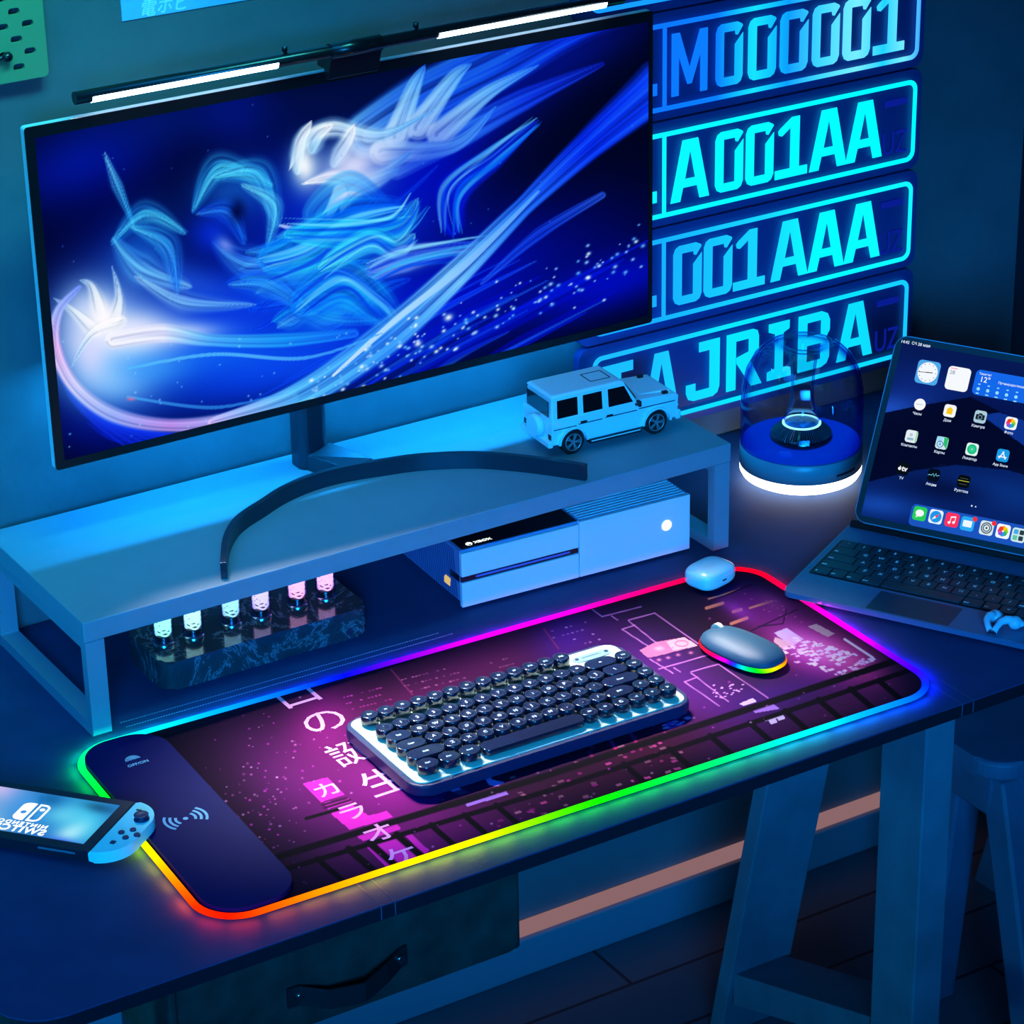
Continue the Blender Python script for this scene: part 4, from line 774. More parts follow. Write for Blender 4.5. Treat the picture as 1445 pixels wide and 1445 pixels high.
# the light-emitting diodes of the edge, shining outwards onto the desk
acc = 1.
for i in range(npt):
    acc += float(np.linalg.norm(dp[i] - dp[i - 1]))
    if acc < .029: continue
    acc = 0.
    p = dp[i]; t = dp[(i + 1) % npt] - dp[i - 1]; t = t / np.linalg.norm(t); nn = np.array([t[1], -t[0]]); c = ledcol(i)
    l = bpy.data.lights.new('edge_light', 'AREA'); l.shape = 'RECTANGLE'; l.size = .031; l.size_y = .004; l.energy = LED_P * .55; l.color = lin(c); l.spread = math.radians(125)
    o = bpy.data.objects.new('edge_light', l); COL.objects.link(o); q_ = p + nn * .0052
    Z_ = Vector((-nn[0] * .55, -nn[1] * .55, .83)).normalized(); X_ = Vector((t[0], t[1], 0)); Y_ = Z_.cross(X_)
    o.matrix_world = Matrix([[X_[k], Y_[k], Z_[k], (q_[0], q_[1], .0085)[k]] for k in range(3)] + [[0, 0, 0, 1]])
# lettering printed on the mat (reads down the mat)
m_neon = bpy.data.materials.new('striped_pink_ink'); m_neon.use_nodes = True; nt = m_neon.node_tree; wv = nt.nodes.new('ShaderNodeTexWave'); wv.bands_direction = 'Y'; wv.inputs['Scale'].default_value = 118; wv.inputs['Distortion'].default_value = 0
tc = nt.nodes.new('ShaderNodeTexCoord'); r = nt.nodes.new('ShaderNodeValToRGB'); r.color_ramp.elements[0].position = .25; r.color_ramp.elements[0].color = (*lin((196, 20, 150)), 1); r.color_ramp.elements[1].position = .5; r.color_ramp.elements[1].color = (*lin((250, 190, 228)), 1)
nt.links.new(tc.outputs['Object'], wv.inputs['Vector']); nt.links.new(wv.outputs['Fac'], r.inputs['Fac']); nt.links.new(r.outputs['Color'], nt.nodes['Principled BSDF'].inputs['Base Color'])
m_pw = mat('pale_pink_ink', (236, 150, 218), .8, spec=.1)
for ch, x, y, s, m in (('ロ', 421, 984, .060, m_neon), ('の', 459, 1019, .058, m_neon), ('誕', 500, 1063, .056, m_neon), ('生', 548, 1104, .060, m_neon)):
    c = D(x, y, .003); MB().text(ch, s, .00012, M=T @ Matrix.Translation((c[0], c[1], .00302))).build('printed_character', m, mp_, 'striped pink Japanese character')
for ch, x, y, s in (('カ', 463, 1115, .032), ('ラ', 499, 1146, .036), ('オ', 537, 1176, .038), ('ケ', 570, 1208, .038)):
    c = D(x, y, .003); MB().text(ch, s, .00012, M=T @ Matrix.Translation((c[0], c[1], .00302)), offset=.0003).build('printed_character', m_pw, mp_, 'pale pink Japanese character on the sign')
# charging pad on the left end
cp = [np.array(p) for p in ((.0035, .0035), (.1015, .0015), (.1175, .3845), (.0215, .3875))]
m_pad = mat('pad_navy', (7, 11, 78), .6, noise=.06, nscale=60, spec=.1)
pad = MB().prism([tuple(p) for p in round_quad(cp, .04)], .0025, .0085, bev=.002, seg=3, M=T).build('charging_pad', m_pad, mp_, 'raised navy charging pad on the left end of the mat')
m_sym = mat('pad_print', (84, 168, 205), .5)
c = D(262, 1155, .0085); mb = MB(); TS = T @ Matrix.Translation((c[0], c[1], .0085))
mb.flat([circ(0, 0, .0028, 20)], .0002, M=TS)
for s in (0, 180):
    for r in (.0105, .0165, .0225): mb.flat([stroke(arc(0, 0, r, s - 38, s + 38, 14), .003)], .0002, M=TS)
mb.build('charging_symbol', m_sym, pad, 'pale blue wireless charging symbol')
c = D(187, 1071, .0085); mb = MB(); TS = T @ Matrix.Translation((c[0], c[1], .0085))
for r in (.0018, .0034, .005, .0066, .0082):
    mb.flat([stroke(arc(0, -.002, r, 10 - r * 1000, 170 + r * 1000, 14, r * 1.05), .00085)], .0002, M=TS)
mb.text('OFF/ON', .0068, .0002, M=TS @ Matrix.Translation((.001, -.0125, 0)), offset=.0001).build('switch_symbol', mat('pad_print_pale', (150, 205, 220), .5), pad, 'small fingerprint mark with OFF/ON letters')
# ================================================================ round-key keyboard
KU, KV = .0206, .0228; ang = math.radians(-.9); k0 = np.array([.2985, .2377])
MK = Matrix.Translation((k0[0], k0[1], .0032)) @ Matrix.Rotation(ang, 4, 'Z')
kb = thing('keyboard', 'compact retro keyboard with round dark keys on a pale metal plate lying on the mat', 'keyboard', MK)
KW = 16 * KU
m_kc = mat('keyboard_case', (20, 36, 78), .4, spec=.35); m_kp = mat('keyboard_plate', (202, 226, 204), .6, spec=.15); m_key = mat('keycap', (14, 26, 46), .2, coat=.5); m_kleg = mat('key_legend', (215, 228, 240), .4)
kx0, kx1, ky0, ky1 = -.009, KW + .006, -5.5 * KV - .0175, .0175
MB().prism(rrect(kx0 - .006, ky0 - .006, kx1 + .006, ky1 + .006, .02, 8), .003, .0165, bev=.003, seg=4).build('case', m_kc, kb)
MB().prism(rrect(kx0, ky0, kx1, ky1, .013, 8), .0163, .0180, bev=.0004).build('top_plate', m_kp, kb, 'pale metal top plate')
for x, y in ((.01, ky1 + .002), (KW * .45, ky1 + .002), (KW - .02, ky1 + .002), (kx0 - .002, -.02), (kx0 - .002, ky0 + .03), (.03, ky0 - .002), (KW * .35, ky0 - .002), (KW * .62, ky0 - .002), (KW - .03, ky0 - .002), (kx1 + .002, -.005), (kx1 + .002, ky0 + .04)):
    MB().cyl((x, y, .0155), (x, y, .0178), .0016, .0011, 10).build('rivet', m_chrome, kb)
for x in (.02, KW - .02): MB().cyl((x, ky0 + .015, 0), (x, ky0 + .015, .0035), .006, n=16).cyl((x, ky1 - .015, 0), (x, ky1 - .015, .0035), .006, n=16).build('rubber_foot', m_rub, kb)
bx0, bx1 = 13.35 * KU, 15.75 * KU
bg = MB().prism(rrect(bx0, -.0065 - .0 + .001, bx1, .0085, .0075, 8), .0179, .0188).build('badge', mat('badge_steel', (120, 160, 175), .4, .5), kb, 'small engraved badge with two screws')
MB().text('RETRO CLASSIC', .0042, .0002, M=Matrix.Translation(((bx0 + bx1) / 2, .0025, .0188))) if False else None
MB().box((bx0 + .012, .0014, .0187), (bx1 - .012, .0022, .0190)).box((bx0 + .012, .003, .0187), (bx1 - .015, .0036, .0190)).build('engraving', mat('engrave', (60, 84, 100), .5), bg)
for x in (bx0 + .005, bx1 - .005): MB().cyl((x, .002, .0187), (x, .002, .0196), .0024, n=12).build('screw', m_chrome, bg)
RK = .0099; ZK = .0305
def round_key():
    return [(.0001, .0205), (.0092, .0205), (RK, .0215), (RK, ZK - .0012), (RK - .0006, ZK), (RK - .0016, ZK + .0002), (RK - .003, ZK - .0003), (.0045, ZK - .0001), (.0001, ZK + .0003)]
def key(u, v, w, leg, big=False):
    x, y = u * KU, -v * KV; mb = MB()
    if w <= 1.01: mb.lathe(round_key(), (x, y, 0), 24)
    else:
        r = RK * (1.0 if not big else 1.05); hw_ = w * KU / 2 - .0009
        mb.prism(rrect(x - hw_, y - r, x + hw_, y + r, r * (.98 if big or w < 6 else .75), 8), .0205, ZK - (.0005 if w < 6 else .003), bev=.0008, seg=2)
    mb.cyl((x, y, .0178), (x, y, .0207), .004, n=10)
    if leg:
        s_ = .0062 if len(leg) < 2 else .0038
        mb.text(leg, s_, .0002, 1, M=Matrix.Translation((x, y, ZK + (.0003 if w <= 1.01 else -.0005))), offset=.00012)
    mb.build('keycap', [m_key, m_kleg], kb)
for i, l in enumerate(['Esc'] + ['F%d' % k for k in range(1, 13)]): key(.5 + i, 0, 1, l)
for i, l in enumerate('`1234567890-='): key(.5 + i, 1.5, 1, l)
key(14, 1.5, 2, '<-'); key(15.5, 1.5, 1, 'Ho'); key(.75, 2.5, 1.5, 'Tab')
for i, l in enumerate('QWERTYUIOP[]'): key(2 + i, 2.5, 1, l)
key(14.25, 2.5, 1.5, '\\'); key(15.5, 2.5, 1, 'Up'); key(.875, 3.5, 1.75, 'Caps')
for i, l in enumerate("ASDFGHJKL;'"): key(2.25 + i, 3.5, 1, l)
key(13.875, 3.5, 2.25, 'Enter'); key(15.5, 3.5, 1, 'Dn'); key(1.125, 4.5, 2.25, 'Shift')
for i, l in enumerate('ZXCVBNM,./'): key(2.75 + i, 4.5, 1, l)
key(13.125, 4.5, 1.75, 'Shift'); key(14.5, 4.5, 1, '^'); key(15.5, 4.5, 1, 'E')
for i, l in enumerate(('Ctrl', 'Opt', 'Cmd')): key(.63 + 1.25 * i, 5.5, 1.25, l, True)
key(6.95, 5.5, 6.3, '')
for i, l in enumerate(('Alt', 'Fn', 'C', '<', 'v', '>')): key(10.5 + i, 5.5, 1, l)
# ================================================================ mouse
pA, pB = D(1006, 893, .006), D(1096, 936, .006); mc = D(1048, 917, .012); ax = np.array([.205, -.979, 0]); ay = np.array([-ax[1], ax[0], 0])
MM = Matrix([[-ax[0], -ay[0], 0, mc[0]], [-ax[1], -ay[1], 0, mc[1]], [0, 0, 1, .0032], [0, 0, 0, 1]])
ms = thing('computer_mouse', 'slim grey mouse with rainbow glowing rim on the mat right of the keyboard', 'mouse', MM)
RE = 2.7
def mring(sx, sy, n=64, e=2.7, dx=0):
    e = RE
    o = []
    for k in range(n):
        t = 2 * PI * k / n; c_, s_ = math.cos(t), math.sin(t)
        o.append((dx + sx * math.copysign(abs(c_) ** (2 / e), c_), sy * math.copysign(abs(s_) ** (2 / e), s_)))
    return o
def loft(levels, n=64):
    t = bmesh.new(); R = [[t.verts.new((x, y, z + (zf(x) if zf else 0))) for x, y in mring(sx, sy, n)] for sx, sy, z, zf in levels]
    for A, B in zip(R, R[1:]):
        for k in range(n): t.faces.new((A[k], A[(k + 1) % n], B[(k + 1) % n], B[k]))
    t.faces.new(R[0][::-1]); t.faces.new(R[-1]); bmesh.ops.recalc_face_normals(t, faces=t.faces); return t
ML, MW = .0565, .0315
m_mou = mat('mouse_grey', (38, 78, 102), .5, spec=.3)
MB().merge(loft([(ML * .93, MW * .92, .0005, None), (ML * .97, MW * .97, .004, None)]), smooth=False).build('sole', m_blk, ms)
MB().merge(loft([(ML * .985, MW * .985, .0095, None), (ML * .98, MW * .97, .012, None), (ML * .95, MW * .91, .0155, None), (ML * .88, MW * .78, .0188, None), (ML * .76, MW * .60, .0215, None), (ML * .56, MW * .38, .0235, None), (ML * .34, MW * .2, .0243, None), (ML * .12, MW * .06, .0246, None)]), smooth=True).build('shell', m_mou, ms)
tb = loft([(ML * .965, MW * .965, .0035, None), (ML * 1.0, MW * 1.0, .0050, None), (ML * 1.01, MW * 1.01, .0072, None), (ML * 1.0, MW * 1.0, .0093, None), (ML * .97, MW * .97, .0097, None)])
me = bpy.data.meshes.new('light_rim'); tb.to_mesh(me); tb.free()
MC_ = [((988, 903), (255, 30, 30)), ((993, 914), (255, 30, 60)), ((1003, 925), (255, 0, 110)), ((1014, 933), (255, 0, 255)), ((1024, 939), (110, 0, 255)), ((1032, 942), (0, 30, 255)), ((1043, 946), (0, 190, 255)), ((1056, 949), (0, 255, 130)), ((1070, 948), (0, 255, 20)), ((1084, 944), (190, 255, 0)), ((1096, 939), (255, 190, 0)), ((1106, 931), (255, 110, 0)), ((1108, 922), (255, 90, 0)), ((1080, 905), (255, 90, 60)), ((1040, 888), (60, 220, 60)), ((1000, 890), (40, 90, 255))]
VV = np.array([list(MM @ v.co) for v in me.vertices]); mx, my = px(VV); mcx = mx.mean(); mcy = my.mean()
th = np.array([math.atan2(b - mcy, a - mcx) for (a, b), _ in MC_]); od = np.argsort(th); th = th[od]; cc2 = np.array([MC_[i][1] for i in od], float)
tv = np.arctan2(my - mcy, mx - mcx); th2 = np.concatenate([[th[-1] - 2 * PI], th, [th[0] + 2 * PI]]); cc3 = np.vstack([cc2[-1], cc2, cc2[0]])
cv = np.stack([np.interp(tv, th2, cc3[:, k]) for k in range(3)], 1) / 255; cl = np.where(cv <= .04045, cv / 12.92, ((cv + .055) / 1.055) ** 2.4)
ca = me.color_attributes.new('Col', 'FLOAT_COLOR', 'POINT'); ca.data.foreach_set('color', np.hstack([cl, np.ones((len(cl), 1))]).astype(np.float32).ravel())
me.materials.append(attr_mat('rim_glow', 1.4)); o = bpy.data.objects.new('light_rim', me); COL.objects.link(o); o.parent = ms; o['label'] = 'rainbow glowing rim'
MB().cyl((.0435, -.0085, .0162), (.0435, -.0025, .0162), .0088, n=28).build('scroll_wheel', mat('wheel_cream', (225, 205, 180), .5), ms, 'cream scroll wheel')
MB().box((.012, -.0004, .0265), (.034, .0004, .0276)).build('button_seam', m_blk, ms) if False else None
# ================================================================ earbud case
cc_ = D(1002, 812, .014); ca_ = math.radians(14); MCs = Matrix.Translation((cc_[0], cc_[1], .0032)) @ Matrix.Rotation(ca_, 4, 'Z')
cs = thing('earbud_case', 'glossy white rounded earbud case standing on the back right edge of the mat', 'earbud case', MCs)
def superell(a, b, c, e, z0, z1, cz, n=48, m=16):
    L = []
    for k in range(m + 1):
        z = z0 + (z1 - z0) * (.5 - .5 * math.cos(PI * k / m)); t = abs((z - cz) / c); f = max(0.0, 1 - min(t, .9999) ** e) ** (1 / e); L.append((a * max(f, .02), b * max(f, .02), z, None))
    return loft(L, n)
RE = 3.3
m_case = mat('case_white', (205, 250, 255), .22, coat=.5)
MB().merge(superell(.0305, .0235, .0135, 3.4, .0003, .0165, .0135), smooth=True).build('case_base', m_case, cs); MB().merge(superell(.0305, .0235, .0135, 3.4, .0168, .0269, .0135), smooth=True).build('lid', m_case, cs)
MB().box((-.004, -.0242, .0120), (.003, -.0225, .0138), .0004).build('status_light', m_blk, cs, 'small dark mark on the front')
# ================================================================ tablet keyboard folio
e3 = np.array([.4897, -.8719, 0]); d3 = np.array([.8719, .4897, 0]); ZT = .0125
FP = Plane(D(1103, 834, ZT), e3, d3); MF = FP.M(-ZT)
fo = thing('keyboard_folio', 'slim dark tablet keyboard with trackpad lying at the right of the desk', 'tablet keyboard', MF)
FWd, FD = .335, .215
m_fol = mat('folio_dark', (90, 110, 146), .3, noise=.05, nscale=200); m_tk = mat('trackpad', (40, 60, 80), .3); m_fk = mat('folio_key', (40, 60, 68), .4); m_fl = mat('folio_legend', (255, 255, 255), .5); m_rimf = mat('folio_edge', (120, 150, 175), .3, .6)
MB().prism(rrect(0, 0, FWd, FD, .012, 8), .0058, ZT, bev=.0012, seg=2).build('base', m_fol, fo)
MB().flat([rrect(.0006, .0006, FWd - .0006, FD - .0006, .0115, 8), rrect(.0016, .0016, FWd - .0016, FD - .0016, .0108, 8)], .0003, z=ZT - .0001).build('edge_line', m_rimf, fo)
for x in (.03, FWd - .03): MB().box((x, .17, .0003), (x + .03, .185, .006)).build('rubber_foot', m_rub, fo)
tpA = FP.uv(1240, 836); tpB = FP.uv(1347, 880)
kk = FP.uv(1197.4, 770); kc4 = FP.uv(1156.5, 805)
PU = .0206; PV = (kk[1] - kc4[1]) / 4
rows = [[('`', 1)] + [(c, 1) for c in '1234567890-='] + [('del', 1.5)], [('tab', 1.5)] + [(c, 1) for c in 'QWERTYUIOP[]\\'], [('caps', 1.75)] + [(c, 1) for c in "ASDFGHJKL;'"] + [('ret', 1.75)], [('shift', 2.25)] + [(c, 1) for c in 'ZXCVBNM,./'] + [('shift', 2.25)], [('fn', 1), ('ctrl', 1), ('opt', 1), ('cmd', 1.25), ('', 5), ('cmd', 1.25), ('opt', 1), ('<', 1), ('v', 1), ('>', 1)]]
ku0 = kk[0] - PU / 2; kvt = kk[1]
MB().flat([rrect(ku0 - .004, kvt - 4 * PV - PV * .62, ku0 + 14.62 * PU, kvt + PV * .62, .004)], .0002, z=ZT - .00005).build('key_well', mat('key_well', (14, 22, 28), .5), fo)
for r, row in enumerate(rows):
    u = ku0
    for l, w in row:
        u1 = u + w * PU; y = kvt - r * PV
        mb = MB().prism(rrect(u + .0009, y - PV / 2 + .0012, u1 - .0009, y + PV / 2 - .0012, .0022, 3), ZT + .0004, ZT + .0021, bev=.0003, seg=1)
        if l: mb.text(l, .0072 if len(l) < 2 else .0038, .0002, 1, M=Matrix.Translation(((u + u1) / 2 if len(l) < 2 else u + .0022, y - (0 if len(l) < 2 else .004), ZT + .0021)), ax='CENTER' if len(l) < 2 else 'LEFT', offset=.0001)
        mb.build('keycap', [m_fk, m_fl], fo); u = u1
tx0, tx1 = ku0 + 4.55 * PU, ku0 + 9.6 * PU
MB().flat([rrect(tx0, .004, tx1, kvt - 4 * PV - PV * .9, .002)], .0003, z=ZT - .0001).build('trackpad', m_tk, fo)
MB().cyl((.004, FD - .008, ZT + .003), (FWd - .004, FD - .008, ZT + .003), .0055, n=20).build('hinge', m_rub, fo)
# ================================================================ tablet
TA = math.radians(31.8); up3 = math.cos(TA) * np.array([0, 0, 1.]) + math.sin(TA) * d3
O3 = np.array([*(FP.O[:2] + .0215 * e3[:2] + .163 * d3[:2]), .0350])
r_ = ray(1203, 735); t_ = ((FP.O - CT) @ e3 + .02) / (r_ @ e3); O3 = CT + t_ * r_
TP = Plane(O3, e3, up3); MT = TP.M()
tb_ = thing('tablet', 'large tablet with app icons on a blue home screen held above its keyboard', 'tablet', MT)
TW, TH = .318, .240
MB().prism(rrect(0, 0, TW, TH, .016, 8), -.0062, 0, bev=.0008, seg=2).build('body', mat('tablet_metal', (120, 140, 160), .3, .6), tb_)
MB().flat([rrect(.0012, .0012, TW - .0012, TH - .0012, .0152, 8)], .0003, z=0).build('bezel', m_bez, tb_)
# rear panel of the folio carrying the tablet
u0 = FP.uv(1203, 735)
hb0 = FP.w(.02, FD - .006, .002); top_ = TP.w(.02 - .02, .13, -.0066)
MFi = MF.inverted(); cn = []
for uu in (.012, FWd - .012):
    a = Vector(FP.w(uu, FD - .008, .003)); bq = Vector(TP.w(uu - .012, .12, -.0072)); bn = Vector(TP.n) * .004; cn.append((MFi @ (a + Vector((0, 0, .002))), MFi @ a, MFi @ (bq - bn), MFi @ bq))
(a1, a2, a3, a4), (b1, b2, b3, b4) = cn
MB().hexa([a2, b2, b3, a3, a1, b1, b4, a4]).build('support_panel', m_rub, fo)
def wall_paper(u, v):
    P = np.stack([.009 + u * (TW - .018), .009 + v * (TH - .018), np.full_like(u, .0004)], 1)
    W3 = TP.O + P[:, :1] * TP.a + P[:, 1:2] * TP.b; X, Y = px(W3); p = Paint(X, Y, (6, 16, 56))
    B = p.blob; Po = p.poly
    f = np.clip((P[:, 1] / TH - .55) / .45, 0, 1)[:, None]; p.C = p.C * (1 - f) + np.array((8, 30, 96)) / 255 * f
    B(1255, 575, 60, 26, (40, 100, 235), .9, rot=-8); B(1300, 545, 110, 40, (14, 48, 150), .7, rot=10)
    Po([(1230, 586), (1300, 572), (1370, 560), (1420, 570), (1500, 585), (1560, 700), (1460, 690), (1330, 655), (1215, 690)], (2, 10, 46), .95)
    Po([(1385, 586), (1410, 582), (1500, 610), (1500, 660), (1450, 632)], (16, 62, 170), .9); Po([(1370, 560), (1420, 566), (1510, 590), (1500, 615), (1410, 580)], (6, 26, 96), .9)
    Po([(1205, 735), (1225, 680), (1290, 664), (1350, 656), (1420, 663), (1520, 690), (1540, 830), (1300, 770)], (8, 40, 120), .85)
    B(1240, 712, 60, 18, (24, 84, 200), .8, rot=8); B(1430, 700, 80, 26, (12, 60, 150), .7, rot=12); B(1330, 690, 60, 16, (4, 18, 66), .8, rot=10)
    return P, p.C
MSC = attr_mat('tablet_glow', .8); grid('screen', wall_paper, 320, 250, MSC, tb_)
E_ = lambda n, c, s=1.: emit('px_' + n, c, s)
def tpx(x, y): u, v = TP.uv(x, y); return Matrix.Translation((u, v, .0006))
def cap2(x, y, t, size, c=(215, 232, 255), ax='CENTER'): MB().text(t, size, .0002, M=tpx(x, y) @ Matrix.Translation((0, 0, .0005)), ax=ax, offset=.00005).build('caption', E_('%d_%d_%d' % c, c), tb_)
IS = .0185
def icon(x, y, c, lab, glyph=None, s=IS, r=.0042, circle=False):
    mb = MB(); M_ = tpx(x, y) @ Matrix.Diagonal((.83, .83, 1, 1)); h = s / 2
    mb.flat([circ(0, 0, h * .95, 28) if circle else rrect(-h, -h, h, h, r)], .0003, 0, M=M_); ms_ = [E_('_'.join(map(str, c)), c)]
    for polys, col in (glyph or []):
        ms_.append(E_('_'.join(map(str, col)), col)); mb.flat(polys, .0002, len(ms_) - 1, M=M_ @ Matrix.Translation((0, 0, .0003 + .0001 * len(ms_))))
    return mb.build('app_icon', ms_, tb_, lab)
def cap(x, y, t, size=.0046, c=(215, 232, 255)): MB().text(t, size, .0002, M=tpx(x, y), offset=.00005).build('caption', E_('%d_%d_%d' % c, c), tb_)
flower = lambda k=1.: [([circ(.0042 * k * math.cos(a), .0042 * k * math.sin(a), .0031 * k, 12, None)], c) for a, c in zip([PI / 2 - i * PI / 4 for i in range(8)], ((255, 150, 20), (250, 210, 0), (150, 205, 40), (40, 180, 120), (50, 150, 230), (110, 90, 220), (215, 70, 170), (240, 60, 50)))]
Wc, Kc = (244, 248, 255), (10, 16, 22)
hands = [([stroke([(-.014, -.0015), (.006, .0005)], .0009)], (30, 30, 40)), ([stroke([(-.002, -.0004), (.0085, .0005)], .0013)], (30, 30, 40))]
icon(1309.4, 526, (78, 168, 235), 'clock widget', [([circ(0, 0, .0155, 40)], Wc)] + [([circ(.0128 * math.sin(k * PI / 6), .0128 * math.cos(k * PI / 6), .0008, 8)], (120, 130, 145)) for k in range(12)] + hands, .0355, .006)
icon(1352, 535, (246, 250, 255), 'calendar widget', None, .0355, .006)
MB().text('28', .0070, .0002, M=tpx(1344.5, 526) @ Matrix.Translation((0, 0, .0006))).build('caption', E_('140_160_190', (120, 140, 175)), tb_)
MB().box((-.012, .0115, .0003), (-.003, .0125, .0007), M=tpx(1352, 535)).build('caption', E_('pinkline', (250, 150, 170)), tb_)
w0 = TP.uv(1379, 521); mb = MB().flat([rrect(w0[0], w0[1] - .0315, w0[0] + .083, w0[1], .006)], .0003, M=Matrix.Translation((0, 0, .0006))); mb.build('weather_widget', E_('weather', (20, 104, 235)), tb_)
cap2(1391, 528.8, 'Ташкент', .0038); cap2(1390.5, 536.8, '12°', .0098, Wc); cap2(1409, 540.5, 'Преимущественно', .004, (215, 232, 255), 'LEFT')
for k in range(5):
    x = 1380.8 + 13.3 * k; y = 549 + 2.9 * k
    MB().flat([circ(0, 0, .0021, 14)], .0002, M=tpx(x, y) @ Matrix.Translation((0, 0, .0005))).flat([rrect(-.0014, .0052, .0014, .0066, .0003)], .0002, M=tpx(x, y) @ Matrix.Translation((0, 0, .0005))).flat([rrect(-.002, -.0062, .002, -.0048, .0003)], .0002, M=tpx(x, y) @ Matrix.Translation((0, 0, .0005))).build('weather_mark', E_('150_225_255', (150, 225, 255)), tb_)
icon(1298.3, 571, Wc, 'round white clock icon', [([stroke([(-.006, -.0004), (.005, .0004)], .0005)], (120, 130, 140))], circle=True); cap(1294.5, 584, 'Часы')
icon(1340.7, 580, Wc, 'yellow house icon', [([[(-.0058, .001), (0, .0062), (.0058, .001), (.0045, .001), (.0045, -.0052), (-.0045, -.0052), (-.0045, .001)]], (250, 200, 30))]); cap(1337, 593.5, 'Дом')
icon(1383.6, 588.5, (170, 205, 220), 'camera icon', [([rrect(-.0068, -.0046, .0068, .0034, .0014), ], (28, 34, 40)), ([rrect(-.0026, .0024, .0026, .0052, .0008)], (28, 34, 40)), ([circ(0, -.0008, .0034, 20), circ(0, -.0008, .0026, 20)], (120, 170, 200))]); cap(1380.5, 602, 'Камера')
icon(1426.9, 597.7, Wc, 'flower icon', flower()); cap(1423.5, 611, 'Фото')
icon(1286.5, 616, (225, 240, 246), 'contacts icon', [([rrect(.0066, -.0086, .0088, .0086, .0008)], (150, 215, 160)), ([circ(-.0008, .0022, .0026, 16)], (190, 200, 210)), ([rrect(-.006, -.0062, .0044, -.0022, .0018)], (150, 185, 205))]); cap(1283, 629.2, 'Контакты')
icon(1329.4, 625.3, (205, 232, 240), 'maps icon', [([[(-.0088, .0088), (.001, .0088), (-.0015, -.001), (-.0088, .002)]], (150, 220, 250)), ([[(.002, .0088), (.0088, .0088), (.0088, -.0085), (.003, -.002)]], (40, 190, 110)), ([circ(-.0022, -.0024, .0052, 20), circ(-.0022, -.0024, .0042, 20)], (40, 90, 160)), ([[(-.0022, .0010), (.0002, -.005), (-.0022, -.0036), (-.0046, -.005)]], (60, 170, 240))]); cap(1325.8, 638.6, 'Карты')
icon(1372, 634.3, (225, 245, 240), 'green locator icon', [([circ(0, 0, .0074, 28)], (20, 190, 130)), ([circ(0, 0, .0042, 20), circ(0, 0, .0030, 20)], (70, 220, 165)), ([circ(0, 0, .0014, 12)], (150, 240, 210))]); cap(1368.4, 647.5, 'Локатор')
icon(1415.3, 643, (24, 156, 232), 'blue store icon', [([stroke([(-.0052, -.0052), (.001, .0055)], .0016)], Wc), ([stroke([(.0052, -.0052), (-.001, .0055)], .0016)], Wc), ([stroke([(-.0064, -.0024), (.0064, -.0024)], .0016)], Wc)]); cap(1411.8, 656.5, 'App Store')
icon(1274.6, 661.8, (6, 14, 24), 'black tv icon', [([circ(-.0052, -.0004, .0024, 14), ], Wc), ([circ(-.0044, .0028, .0009, 8)], Wc)]); MB().text('tv', .0092, .0002, M=tpx(1276.4, 662) @ Matrix.Translation((.0006, 0, .001)), offset=.00025).build('caption', E_('244_248_255', Wc), tb_); cap(1272, 675, 'TV')
icon(1317.8, 670.7, (4, 14, 28), 'black stocks icon', [([stroke([(-.0085, -.001), (-.005, 0), (-.0035, -.0012), (-.001, .0022), (.001, -.002), (.0035, .003), (.005, -.0005), (.0085, .001)], .0009)], (120, 210, 235))]); cap(1314.2, 683.8, 'Акции')
icon(1360.2, 679.6, (5, 12, 16), 'black ruler icon', [([stroke([(-.0085, .0005), (.0085, .0005)], .0009)], (190, 200, 60)), ([stroke([(-.006, .0042), (.006, .0042)], .0006)], (80, 90, 90)), ([stroke([(-.006, -.0045), (.006, -.0045)], .0006)], (80, 90, 90))]); cap(1356.6, 693, 'Рулетка')
for x, y in ((1371.5, 714), (1377, 715.2)): MB().flat([circ(0, 0, .0011 if x < 1375 else .0009, 12)], .0002, M=tpx(x, y)).build('page_dot', E_('215_232_255', (215, 232, 255)), tb_)
d0 = TP.uv(1285, 724.5); MB().flat([rrect(d0[0], d0[1] - .0145, TW - .035, d0[1] + .0128, .006)], .0002, M=Matrix.Translation((0, 0, .0005))).build('dock', E_('dock', (26, 84, 190)), tb_)
DS = .0208
icon(1298.2, 725, (40, 205, 90), 'green messages icon', [([circ(0, .0008, .0064, 24, .0052)], Wc), ([[(-.004, -.003), (-.0052, -.0068), (-.001, -.004)]], Wc)], DS)
icon(1320.9, 729.4, (230, 246, 255), 'blue compass icon', [([circ(0, 0, .0088, 28)], (30, 150, 235)), ([[(.0052, .0052), (-.0016, .001), (.001, -.0016)]], (240, 60, 60)), ([[(-.0052, -.0052), (-.0016, .001), (.001, -.0016)]], Wc)], DS)
icon(1343.6, 734, (250, 50, 96), 'pink music icon', [([circ(-.0034, -.0045, .0021, 14)], Wc), ([circ(.0034, -.0032, .0021, 14)], Wc), ([[(-.0023, -.0045), (-.0013, -.0045), (-.0013, .003), (.0045, .0042), (.0045, -.003), (.0055, -.003), (.0055, .0064), (-.0023, .0048)]], Wc)], DS)
icon(1365.5, 739.4, (40, 170, 245), 'blue mail icon', [([rrect(-.0068, -.0048, .0068, .0048, .0012)], (235, 248, 255)), ([circ(.0098, .0088, .0036, 16)], (240, 50, 60))], DS)
icon(1392.5, 745.4, (214, 232, 242), 'grey gear icon', [([circ(0, 0, .0084, 28), circ(0, 0, .0068, 28)], (50, 70, 84)), ([circ(0, 0, .0056, 24), circ(0, 0, .0042, 24)], (50, 70, 84)), ([circ(0, 0, .0016, 12)], (50, 70, 84)), ([circ(.0098, .0088, .0036, 16)], (240, 50, 60))], DS)
icon(1415.7, 750, Wc, 'flower icon in the dock', flower(1.1), DS)
